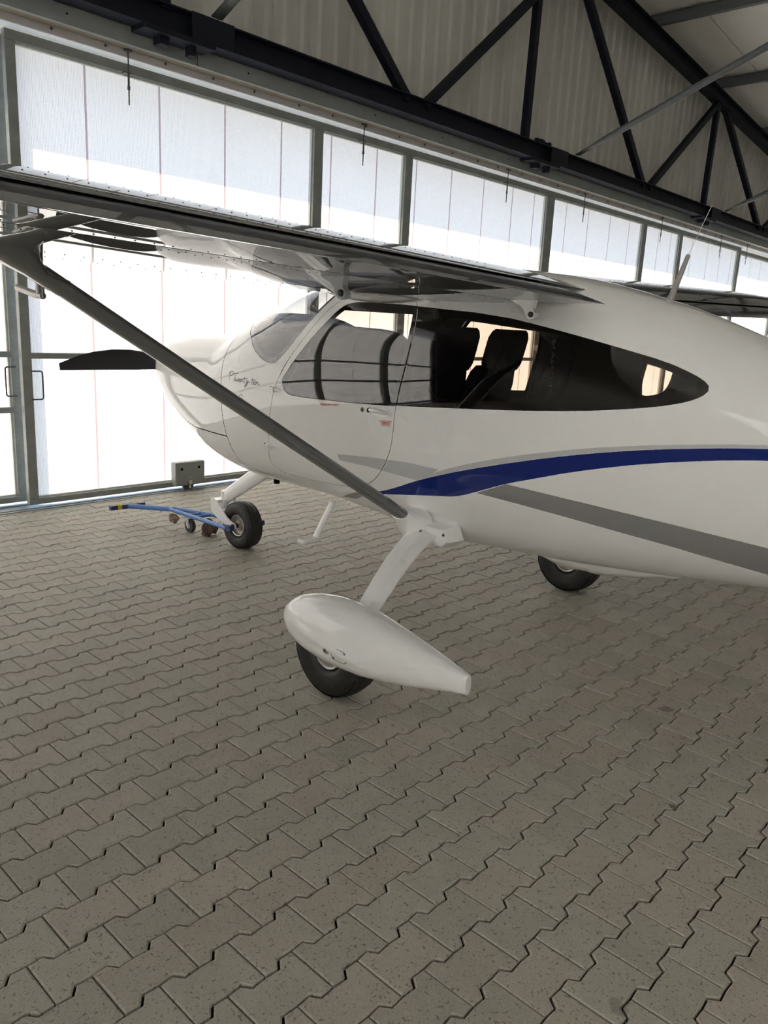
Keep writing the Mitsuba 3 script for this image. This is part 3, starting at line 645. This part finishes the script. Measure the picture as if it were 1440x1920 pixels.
b = MB(); b.box((2.99, 1.85, .72), (3.59, 3.4, .75)); hold('cabin_floor', b, 'm_lining', False)
bt = np.linspace(.02, 1.98, 60); bp = surf2(np.full(60, 1.0), bt, -.025); b = MB().add(np.vstack([bp, bp.mean(0)]), [[i, (i + 1) % 60, 60] for i in range(60)]); hold('rear_bulkhead', b, 'm_lining', False)
b = MB(); b.tube([onskin(2.35, 1.67, -.03), onskin(2.36, 1.25, -.035), onskin(2.36, .9, -.04)], .022, 8); hold('cabin_pillar', b, 'm_lining', True)

# ------------------------------------------------------------------ wings
def airfoil(n=34, m=.04, p=.4, th=.15):
    x = (1 - np.cos(np.linspace(0, np.pi, n))) / 2
    t_ = 5 * th * (.2969 * np.sqrt(x) - .126 * x - .3516 * x**2 + .2843 * x**3 - .1030 * x**4)
    c = np.where(x < p, m / p**2 * (2 * p * x - x * x), m / (1 - p)**2 * (1 - 2 * p + 2 * p * x - x * x))
    return x, c + t_, c - t_
AX, AU, AL = airfoil(60)
INC = math.radians(2.7); DIH = .027; TE_Y, TE_Z, CH = 1.48, 1.70, 1.39
yu = lambda s: np.interp(s, AX, AU)
def _low(s):
    a = (1 - s) * CH                                          # distance ahead of the trailing edge; two shallow convex panels and the nose
    fl = -.010 * a + .5 * .0557 * a * a
    d = a - .359; mn = -.021 * d + .030 * d * d
    zle = CH * math.sin(INC); d1 = .9 * CH - .359; m1 = -.021 * d1 + .030 * d1 * d1; u = np.clip((.10 - s) / .10, 0, 1)
    ns = m1 + .034 * .139 * u + (zle - m1 - .0047) * (1 - np.sqrt(1 - u * u))
    return (np.where(s > .742, fl, np.where(s > .10, mn, ns)) - a * math.sin(INC)) / CH
_ls = np.concatenate([np.linspace(0, .1, 40) ** 1.0 * 1.0, np.linspace(.1, .7415, 60)[1:], np.linspace(.7425, 1, 40)]); _ls[:40] = .1 * np.linspace(0, 1, 40) ** 2
_lv = np.array([float(_low(q)) for q in _ls]); yl = lambda s: np.interp(s, _ls, _lv)
def wing_pt(x, s, h):
    """left wing: spanwise world x, chord fraction s from the leading edge, height fraction h"""
    out = max(0.0, .35 - x); c = CH - .20 * out; te = TE_Y + .08 * out; zte = TE_Z + DIH * (2.79 - x)
    a = (1 - s) * c; b_ = h * c
    return np.array([x, te + a * math.cos(INC) - b_ * math.sin(INC), zte + a * math.sin(INC) + b_ * math.cos(INC)])
SU, SL = .842, .742
def main_ring(x):
    sp = lambda a, b_, n: a + (b_ - a) * (1 - np.cos(np.linspace(0, np.pi, n))) / 2
    su = SU - (SU) * np.sin(np.linspace(0, np.pi / 2, 30)); sl = np.concatenate([.1 * np.linspace(0, 1, 18)[1:] ** 2, np.linspace(.1, SL, 22)[1:]])
    r = [wing_pt(x, s, yu(s)) for s in su] + [wing_pt(x, s, yl(s)) for s in sl]
    cove = [(SL + .003, yl(SL) + .012), (.752, .045), (.79, yu(.79) - .012), (SU, yu(SU) - .0012)]
    return r + [wing_pt(x, s, h) for s, h in cove]
def flap_ring(x):
    su = np.linspace(1, SU + .004, 14); sl = np.linspace(SL + .010, 1, 20)
    up = [wing_pt(x, s, yu(s) - .0042 * (1 - s) / .158 - .0008) for s in su]
    nose = [wing_pt(x, s, h) for s, h in ((.80, yu(.80) - .014), (.765, .047), (SL + .012, .024), (SL + .0085, yl(SL) + .010))]
    lo = [wing_pt(x, s, yl(s)) for s in sl]
    lo[-1] = wing_pt(x, 1.0, yl(1.0) - .0015)
    return up + nose + lo
def add_wing(side):
    fx = (lambda m: m.get()) if side == 0 else (lambda m: flipx(m.get(), XC))
    k = A + ('wing' if side == 0 else 'wing_001')
    xs = [3.20, 2.95, 2.75] + list(np.linspace(2.6, .35, 10)) + list(np.linspace(.1, -1.75, 7))
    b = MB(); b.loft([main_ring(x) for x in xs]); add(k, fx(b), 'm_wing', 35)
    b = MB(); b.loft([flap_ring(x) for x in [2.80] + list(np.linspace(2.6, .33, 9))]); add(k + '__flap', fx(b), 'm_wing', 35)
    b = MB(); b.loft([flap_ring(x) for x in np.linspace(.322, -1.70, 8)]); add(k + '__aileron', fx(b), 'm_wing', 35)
    tip = [np.array([wing_pt(-1.75, s, 0) for s in (0,)])]
    rg = lambda x, k_: [wing_pt(-1.75, .5 + (s - .5) * k_, h * k_ + .02 * (1 - k_)) + np.array([x, 0, 0]) for s, h in [(s, yu(s)) for s in np.linspace(1, 0, 24)] + [(s, yl(s)) for s in np.linspace(.02, 1, 24)]]
    add(k + '__tip', fx(MB().loft([rg(0, 1), rg(-.06, .97), rg(-.10, .86), rg(-.12, .6)])), 'm_wing', 40)
    # rivets: low domes in rows
    b = MB(); hx = np.arange(6) * np.pi / 3
    rows = [(.69, 0, 2.70, .40), (.715, 0, 2.70, .40), (.775, 0, 2.68, .36), (.30, 0, 2.35, .0), (.12, 0, 2.30, .3), (.80, 1, 2.6, .35), (.70, 1, 2.6, .35), (.55, 1, 2.6, .35)]
    for s, u, x0, x1 in rows:
        for x in np.arange(x1, x0, .052 if s > .5 else .062):
            h = yu(s) if u else yl(s); c = wing_pt(x, s, h); e = wing_pt(x, s + .004, yu(s + .004) if u else yl(s + .004)) - c
            nz = np.cross(e, [1.0, 0, 0]); nz /= np.linalg.norm(nz); nz *= (1 if (nz[2] > 0) == bool(u) else -1); e /= np.linalg.norm(e)
            rg_ = [c + .0032 * (math.cos(a_) * np.array([1.0, 0, 0]) + math.sin(a_) * e) for a_ in hx]
            b.add(rg_ + [c + nz * .0022], [[i, (i + 1) % 6, 6] for i in range(6)])
    kk = add(k + '__rivets', fx(b), 'm_bracket'); labels[kk] = {'kind': 'stuff', 'label': 'rows of small rivets on the wing'}
    # flap hinge brackets
    for x, y in ((1.815, 1.90), (2.70, 1.755)):
        b = MB(); z0 = wing_pt(x, .72, yl(.72))[2]
        pr = Polygon(sm([(.075, .010), (.05, -.006), (.012, -.022), (.0, -.050), (-.012, -.064), (-.034, -.060), (-.038, -.042), (-.024, -.030), (-.026, -.010), (-.035, .012), (.0, .014)], 1))
        b.prism(pr, lambda p_, q_: (x - .012, y + p_ * 1.25, z0 + q_ * 1.15), (.024, 0, 0))
        kb = add(k + '__flap_hinge', fx(b), 'm_white' if x > 2.5 else 'm_hinge')
        add(kb + '__bolt', fx(MB().lathe([(0, -.020), (.010, -.019), (.012, -.010), (.012, .014), (0, .015)], (x, y - .025, z0 - .053), (1, 0, 0), 12)), 'm_black_semi', 30)
    # fairing under the leading edge root
    sp = trimesh.creation.icosphere(3); sp.vertices *= [.19, .36, .062]; sp.vertices += [2.74, 2.56, 1.742]
    add(A + 'wing_root_fairing', sp if side == 0 else flipx(sp, XC), 'm_white', True)
    # strut, its fairings
    T0, B0 = np.array([1.10, 2.50, 1.695]), np.array([2.76, 2.395, .705]); ang = np.arange(24) * 2 * np.pi / 24
    d = (B0 - T0) / np.linalg.norm(B0 - T0); n_ = np.cross(d, [0, 1.0, 0]); n_ /= np.linalg.norm(n_); ya = np.cross(n_, d)
    rg2 = lambda c, a_, b_: c + a_ * np.cos(ang)[:, None] * ya + b_ * np.sin(ang)[:, None] * n_
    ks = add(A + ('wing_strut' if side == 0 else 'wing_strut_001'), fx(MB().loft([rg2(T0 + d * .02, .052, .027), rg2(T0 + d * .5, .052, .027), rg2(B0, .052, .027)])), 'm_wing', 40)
    up_ = np.array([0, 0, 1.0]); zz = lambda x: wing_pt(x, .27, yl(.27))[2]
    rings = [rg2(T0 + d * .10, .054, .029)]
    for f_, hw, xo, xi in ((.35, .062, .05, .020), (.7, .085, .15, -.005), (1.0, .11, .30, .005)):
        cx = 1.12 - (xo - xi) / 2; z = 1.635 + (zz(cx) + .012 - 1.635) * f_
        rings.append(np.column_stack([cx + (xo + xi) / 2 * np.sin(ang) * 1.0, 2.50 + hw * np.cos(ang), np.full(24, z)]))
    R0 = rings[0]
    add(ks + '__upper_fairing', fx(MB().loft(rings)), 'm_wing', 50)
    E0 = np.array([2.845, 2.375, .655])
    r3 = []
    for s_, a_, b_ in ((0, .058, .032), (.03, .066, .042), (.07, .085, .060), (.115, .105, .075), (.125, .108, .078)):
        r3.append(rg2(B0 - d * .02 + d * s_, a_, b_))
    add(ks + '__lower_fairing', fx(MB().loft(r3)), 'm_white', 40)
    for dy_, dz_ in ((-.055, .058), (-.085, -.015)):
        c = B0 + d * .09 + np.array([-.04, dy_, dz_ - .01]); add(ks + '__fairing_screw', fx(MB().lathe([(0, -.004), (.006, -.003), (.007, .004)], c, (1, .4, 0), 8)), 'm_bracket')
add_wing(0); add_wing(1)
# pitot tube under the left wing
b = MB(); z0 = wing_pt(1.17, .18, yl(.18))[2] + .01
b.loft([[(1.17 + .011 * math.cos(a_), 2.62 + .024 * math.sin(a_), z) for a_ in np.arange(16) * math.pi / 8] for z in (z0, 1.622, 1.612)])
hold('pitot_mast', b, 'm_wing', 40)
b = MB(); b.tube([(1.17, 2.60, 1.617), (1.17, 2.66, 1.622), (1.17, 2.79, 1.642), (1.17, 2.80, 1.6435)], [.011, .012, .011, .004], 14); add(A + 'pitot_mast__tube', b, 'm_hub', 40)

# roof antenna
p0, p1 = np.array([3.29, 1.452, 1.715]), np.array([3.29, 1.392, 1.922]); b = MB(); b.tube([p0, p0 + (p1 - p0) * .25, p1 - (p1 - p0) * .02, p1], [.017, .013, .009, .005], 12); hold('antenna', b, 'm_antenna', True)
b = MB(); b.tube([p1, (3.29, 1.324, 2.106)], .0012, 5); add(A + 'antenna__whip', b, 'm_alu')
b = MB(); b.loft([[(3.29 + .04 * k_ * math.cos(a_), 1.45 + .05 * k_ * math.sin(a_), z) for a_ in np.arange(16) * math.pi / 8] for k_, z in ((1, 1.70), (.9, 1.725), (.4, 1.735))]); add(A + 'antenna__foot', b, 'm_white', 40)

# ------------------------------------------------------------------ tail (behind the camera's frame)
def foil_surface(root, tip, th, vertical):
    rings = []
    for (yl_, yt_, a_, b_) in (root, tip):
        s = (1 - np.cos(np.linspace(0, np.pi, 20))) / 2; t_ = th * (yl_ - yt_) * 5 * (.2969 * np.sqrt(s) - .126 * s - .3516 * s**2 + .2843 * s**3 - .1036 * s**4)
        y = yl_ - (yl_ - yt_) * s
        pts = [(y_, q) for y_, q in zip(y, t_)] + [(y_, -q) for y_, q in zip(y[::-1][1:-1], t_[::-1][1:-1])]
        rings.append([(XC + q, y_, b_) if vertical else (a_, y_, b_ + q) for y_, q in pts])
    return MB().loft(rings)
hold('fin', foil_surface((-1.0, -2.3, 0, 1.15), (-1.95, -2.6, 0, 2.55), .10, True), 'm_white', 40)
for s in (-1, 1): hold('stabilizer', foil_surface((-1.55, -2.35, XC, 1.25), (-1.65, -2.3, XC + s * 1.65, 1.25), .10, False), 'm_white', 40)

# ------------------------------------------------------------------ propeller
b = MB(); b.lathe([(.001, .27), (.05, .245), (.095, .17), (.125, .06), (.13, .0), (.001, .0)], (3.29, 5.09, 1.225), (0, 1, 0), 32); hold('spinner', b, 'm_white', 40)
for s in (-1, 1):
    rings = []
    for r, ch, th, tw in ((.10, .055, .05, .75), (.16, .095, .040, .68), (.24, .128, .030, .58), (.36, .142, .022, .46), (.5, .140, .016, .36), (.64, .122, .011, .29), (.76, .092, .008, .24), (.84, .062, .006, .22), (.885, .045, .004, .21)):
        ang = np.arange(20) * np.pi / 10; u = np.cos(ang) * .5 * ch; v_ = np.sin(ang) * th * .5 * (1 + .35 * np.cos(ang))
        # chord mostly in the disc plane (z), trailing side straight
        cz = 1.185 + ch * .5 if s < 0 else 1.265 - ch * .5
        rings.append(np.column_stack([np.full(20, 3.29 + s * r), 5.15 + u * math.sin(tw) * (1 if s < 0 else -1) + v_ * math.cos(tw), cz + u * math.cos(tw * .6)]))
    hold('propeller_blade', MB().loft(rings), 'm_prop', 50, label='black propeller blade')

# ------------------------------------------------------------------ undercarriage
PANT = np.array([[2.540,.275,.298,.012],[2.527,.252,.325,.038],[2.49,.216,.360,.068],[2.43,.183,.395,.095],[2.33,.158,.422,.116],[2.2,.146,.436,.124],[2.05,.150,.431,.121],[1.9,.170,.408,.104],[1.75,.198,.380,.079],[1.6,.234,.349,.046],[1.52,.250,.332,.024],[1.510,.252,.330,.017]])
pip = PchipInterpolator(PANT[::-1, 0], PANT[::-1, 1:], axis=0)
def torus_tyre(c, R, r, w, n=48, m=20):
    prof = []
    for a_ in np.linspace(0, 2 * np.pi, m, endpoint=False):
        ca, sa = math.cos(a_), math.sin(a_); k_ = .62
        prof.append((R - r + r * np.sign(ca) * abs(ca) ** k_, w / 2 * np.sign(sa) * abs(sa) ** .75))
    # three shallow tread grooves
    ang = np.arange(n) * 2 * np.pi / n; rings = []
    for a_ in ang: rings.append([(c[0] + h, c[1] + q * math.cos(a_), c[2] + q * math.sin(a_)) for q, h in prof])
    b = MB(); b.loft(rings + [rings[0]], cap=False); return b
def wheel(key, c, R, w, hub_r):
    k = add(key, torus_tyre(c, R, (R - hub_r) / 2 * 1.04, w), 'm_tyre', True)
    for h in (-.33, 0, .33):                                  # tread ribs
        rr = R - (R - hub_r) * .52 * (1 - (1 - (2 * abs(h)) ** 2.667) ** .31) + .0008; add(k + '__tread_rib', MB().lathe([(rr - .004, h * w - .011), (rr, h * w - .009), (rr, h * w + .009), (rr - .004, h * w + .011)], c, (1, 0, 0), 48), 'm_tyre', 30)
    hb = MB(); hb.lathe([(hub_r, -w * .36), (hub_r * .96, -w * .40), (hub_r * .86, -w * .38), (hub_r * .8, -w * .22), (hub_r * .5, -w * .2), (hub_r * .45, -w * .34), (0.001, -w * .36)], c, (1, 0, 0), 40)
    hb.lathe([(hub_r, w * .36), (hub_r * .96, w * .40), (hub_r * .86, w * .38), (hub_r * .8, w * .22), (hub_r * .5, w * .2), (hub_r * .45, w * .34), (0.001, w * .36)], c, (1, 0, 0), 40)
    hb.lathe([(hub_r, -w * .36), (hub_r, w * .36)], c, (1, 0, 0), 40)
    add(k + '__hub', hb, 'm_hub', 30)
    return k
for side in (0, 1):
    dyg = .055 if side == 0 else .125
    def mv(m): m = m.get() if isinstance(m, MB) else m; return trimesh.Trimesh(np.array(m.vertices) + [.045, dyg, 0], np.array(m.faces), process=False)
    fx = mv if side == 0 else (lambda m: flipx(mv(m), XC))
    gx = 2.235 if side == 0 else 2 * XC - 2.235; GY = .055 if side == 0 else .125
    sh_ = lambda m: trimesh.Trimesh(np.array(m.vertices) + [0, 0, 0], m.faces, process=False)
    wheel(A + 'main_wheel', np.array([gx, 2.215 + GY, .208]), .210, .150, .082)
    ys = np.concatenate([np.linspace(2.54, 2.45, 14), np.linspace(2.43, 1.56, 40), np.linspace(1.54, 1.510, 5)]); ang = np.linspace(0, 2 * np.pi, 56, endpoint=False); rings = []
    for y in ys:
        zb, zt, hx = pip(y); zm = (zb + zt) / 2; c_, s_ = np.cos(ang), np.sin(ang)
        x = hx * np.sign(c_) * np.abs(c_) ** .86; z = zm + (zt - zb) / 2 * np.sign(s_) * np.abs(s_) ** .92
        ridge = .275 + (y - 2.2) * .15
        prof = np.clip((y - 1.95) / .1, 0, 1) * np.clip((2.42 - y) / .1, 0, 1)
        x = x + np.sign(c_) * .009 * prof * np.exp(-((z - ridge) / .014) ** 2)
        rings.append(np.column_stack([2.19 + x, np.full_like(x, y), z]))
    # the wheel well: the fairing is open at the bottom around the tyre
    m = MB().loft(rings).get()
    k = add(A + 'wheel_fairing', fx(m), 'm_white', 50)
    pant_x = lambda y, z: 2.19 - float(pip(y)[2]) * (max(0, 1 - (abs((z - (pip(y)[0] + pip(y)[1]) / 2) / ((pip(y)[1] - pip(y)[0]) / 2))) ** 2.2)) ** .45
    for (y, z, r) in ((2.158, .251, .020),):
        b = MB(); c = np.array([pant_x(y, z), y, z]); b.lathe([(0.0005, -.006), (r * .5, -.006), (r * .55, -.002), (r * .95, -.002), (r, .006)], c, (1, .0, .25), 24); add(k + '__axle_cover', fx(b), 'm_hub', 30)
        b = MB(); b.lathe([(0.0005, -.011), (.006, -.010), (.007, -.004)], c, (1, 0, .25), 10); add(k + '__axle_nut', fx(b), 'm_bracket', 30)
    pts = [(2.125, .282), (2.05, .277), (2.035, .262), (2.045, .225), (2.06, .217), (2.115, .218), (2.13, .23)]
    pp = Polygon(sm(pts + pts[:1], 1)).difference(Polygon(sm(pts + pts[:1], 1)).buffer(-.0022)); v, f = trimesh.creation.triangulate_polygon(pp, engine='earcut')
    add(k + '__valve_cover', fx(trimesh.Trimesh([[pant_x(a_, b_) - .0022, a_, b_] for a_, b_ in v], f, process=False)), 'm_print_grey')
    for y, z in ((2.048, .268), (2.118, .228)): add(k + '__screw', fx(MB().lathe([(0.0005, -.004), (.005, -.003), (.006, .003)], (pant_x(y, z), y, z), (1, 0, .2), 8)), 'm_bracket', 30)
    # leaf spring leg with a rounded leading edge and thinner trailing fairing
    P = [np.array(q) for q in ((2.83, 2.255, .655), (2.765, 2.25, .618), (2.665, 2.235, .578), (2.55, 2.21, .525), (2.455, 2.19, .468), (2.36, 2.17, .40), (2.28, 2.16, .33))]
    P = np.array(sm(P, 2)); rings = []
    tn = np.gradient(P, axis=0); tn /= np.linalg.norm(tn, axis=1, keepdims=True)
    for i, (c, t_) in enumerate(zip(P, tn)):
        q = i / (len(P) - 1); ch = .165 - .055 * q; th = .040 - .010 * q; nn = np.cross(t_, [0, 1.0, 0]); nn /= np.linalg.norm(nn)
        sec_ = [(.5, 0), (.46, .42), (.32, .5), (-.05, .5), (-.12, .46), (-.5, .10), (-.5, -.10), (-.12, -.46), (-.05, -.5), (.32, -.5), (.46, -.42)]
        rings.append([c + np.array([0, 1.0, 0]) * ch * a_ + nn * th * b_ for a_, b_ in sec_])
    add(A + 'main_gear_leg', fx(MB().loft(rings)), 'm_white', 25)
    # fairing plate where the leg leaves the belly
    b = MB(); b.loft([[(2.79 - o, 2.25 + a_, .635 + c_ - .10 * a_ * 0) for a_, c_ in ((.115 * k_, .035 * k_), (-.12 * k_, .030 * k_), (-.15 * k_, -.03 * k_), (-.12 * k_, -.06 * k_), (.115 * k_, -.045 * k_), (.14 * k_, .0))] for o, k_ in ((-.10, 1.05), (.0, 1.0), (.016, .93), (.02, .85))])
    kf = add(A + 'leg_root_fairing', fx(b), 'm_white', 30)
    for dy_ in (.105, -.125): add(kf + '__screw', fx(MB().lathe([(0.0005, -.003), (.006, -.002), (.007, .004)], (2.767, 2.25 + dy_, .640), (1, 0, .2), 8)), 'm_bracket', 30)
# nose gear
wheel(A + 'nose_wheel', np.array([3.29, 4.335, .166]), .168, .122, .078)
ang = np.arange(20) * np.pi / 10
b = MB(); P0, P1 = np.array([3.29, 4.02, .64]), np.array([3.29, 4.56, .315]); d = (P1 - P0) / np.linalg.norm(P1 - P0); nn = np.cross(d, [1.0, 0, 0])
b.loft([P0 + d * s_ + a_ * np.cos(ang)[:, None] * nn + c_ * np.sin(ang)[:, None] * np.array([1.0, 0, 0]) for s_, a_, c_ in ((0, .062, .030), (.35, .056, .027), (.585, .050, .026), (.60, .044, .022))])
hold('nose_leg', b, 'm_white', 40)
b = MB(); b.lathe([(.001, .075), (.030, .075), (.032, .06), (.028, .02), (.045, .015), (.045, .005), (.030, .0), (.030, -.05), (.001, -.05)], (3.29, 4.545, .30), (0, -.12, 1), 20); add(A + 'nose_leg__swivel', b, 'm_white', 30)
for s in (-1, 1):
    pf = Polygon(sm([(4.60, .325), (4.55, .318), (4.49, .275), (4.38, .195), (4.315, .185), (4.305, .155), (4.335, .140), (4.44, .160), (4.54, .195), (4.60, .235), (4.60, .325)], 1))
    b = MB(); b.prism(pf, lambda p_, q_: (3.29 + s * .072, p_, q_), (s * .009, 0, 0)); add(A + 'nose_leg__fork', b, 'm_white')
b = MB(); b.box((3.21, 4.52, .300), (3.37, 4.60, .318), .004); add(A + 'nose_leg__fork_bridge', b, 'm_white')
b = MB(); b.lathe([(.001, -.10), (.012, -.10), (.016, -.09), (.016, .09), (.012, .10), (.001, .10)], (3.29, 4.335, .166), (1, 0, 0), 16); add(A + 'nose_leg__axle', b, 'm_black_semi', 30)
# boarding step
st = MB(); st.loft([[(2.99 - .11 * q + .013 * math.cos(a_), 3.115 + .022 * math.sin(a_) + .01 * q, .60 - .185 * q) for a_ in ang] for q in (0, .5, 1)])
hold('boarding_step', st, 'm_white', 40)
st = MB(); st.box((2.765, 3.095, .388), (2.90, 3.16, .414), .008); add(A + 'boarding_step__tread', st, 'm_white')

# ------------------------------------------------------------------ tow bar on the nose wheel, its rags
thing('tow_bar', 'blue aircraft tow bar hooked to the nose wheel and lying towards the door', 'tow bar')
B = 'tow_bar__'
J = np.array([3.185, 5.06, .150]); Hn = np.array([3.0, 5.40, .135])
add(B + 'shaft', MB().tube([J + (J - Hn) * .02, Hn], .019, 12), 'm_tow_blue', 40)
b = MB(); b.beam((2.865, 5.405, .135), (3.14, 5.385, .135), .038, .032); kh = add(B + 'handle', b, 'm_tow_dark')
for s in (0, 1):
    c = np.array([2.935, 5.400, .135]) if s == 0 else np.array([3.055, 5.391, .135]); b = MB(); b.beam(c - [.016, -.001, 0], c + [.016, -.001, 0], .042, .036); add(kh + '__tape', b, 'm_tape')
E1, E2 = np.array([3.155, 4.335, .163]), np.array([3.424, 4.335, .163])
for e, j in ((E1, -1), (E2, 1)):
    add(B + 'arm', MB().tube([J + [j * .015, .01, 0], e], .015, 12), 'm_tow_blue', 40)
    b = MB(); b.beam(e + [-.01 * j, .035, -.004], e + [.0, -.06, .008], .034, .034); b.tube([e + [0, -.03, .01], e + [-.018 * j, -.03, .01]], .010); add(B + 'hook', b, 'm_tow_dark')
b = MB(); m1 = J + (E1 - J) * .33; m2 = J + (E2 - J) * .33; b.tube([m1, m2], .011, 10); add(B + 'cross_bar', b, 'm_tow_blue', 40)
b = MB(); m1 = J + (E1 - J) * .45; m2 = J + (E2 - J) * .45; b.tube([m1, m2], .012, 10); add(B + 'cross_bar', b, 'm_tow_blue', 40)
cw = np.array([3.235, 4.90, .050])
k = add(B + 'caster_wheel', MB().lathe([(.022, -.018), (.050, -.016), (.053, -.008), (.053, .008), (.050, .016), (.022, .018)], cw, (1, 0, 0), 28), 'm_caster', 30)
add(k + '__hub', MB().lathe([(.001, -.02), (.018, -.02), (.024, -.016), (.024, .016), (.018, .02), (.001, .02)], cw, (1, 0, 0), 20), 'm_alu', 30)
b = MB()
for s in (-1, 1): b.box((cw[0] + s * .024 - .002, cw[1] - .014, .045), (cw[0] + s * .024 + .002, cw[1] + .018, .122), .001)
b.box((cw[0] - .03, cw[1] - .018, .118), (cw[0] + .03, cw[1] + .024, .126), .001); add(B + 'caster_fork', b, 'm_alu')
def rag(key, c, size, seed, mt, n=7):
    r_ = np.random.default_rng(seed); b = MB()
    for i in range(n):
        m = trimesh.creation.icosphere(2); d_ = meshkit.fbm(m.vertices * 2.3 + seed * 7 + i * 3, 3, seed)
        m.vertices *= (.55 + .9 * d_)[:, None]; m.vertices *= np.array(size) * r_.uniform(.35, .6, 3); m.vertices += np.array(c) + r_.normal(0, .30, 3) * size
        b.mesh(m)
    import manifold3d as m3
    tot = None
    for v, f in zip(b.v, b.f):
        f = f - f.min(); q = m3.Manifold(m3.Mesh(v.astype(np.float32), f.astype(np.uint32))); tot = q if tot is None else tot + q
    q = tot.to_mesh(); add(key, trimesh.Trimesh(q.vert_properties[:, :3], q.tri_verts, process=False), mt, 40)
rag('rag', (3.28, 4.725, .061), (.052, .078, .08), 3, 'm_rag', 12); thing('rag', 'dark brown rag hanging below the blue tow bar beside the caster', 'rag')
rag('rag_001', (3.205, 5.06, .086), (.04, .05, .045), 5, 'm_rag_pale', 8); thing('rag_001', 'pale brown rag tied around the joint of the blue tow bar', 'rag')

for k, t in (('light_aircraft__wing_strut', 'dark grey wing strut'), ('light_aircraft__windshield', 'clear wraparound windshield'), ('light_aircraft__antenna', 'grey whip antenna on the roof'), ('light_aircraft__wheel_fairing', 'white teardrop wheel fairing'), ('light_aircraft__boarding_step', 'white boarding step'), ('tow_bar__handle__tape', 'yellow tape'), ('tow_bar__handle', 'dark blue cross handle'), ('tow_bar__caster_wheel', 'small black caster wheel')):
    if k in scene: labels.setdefault(k, {})['label'] = t
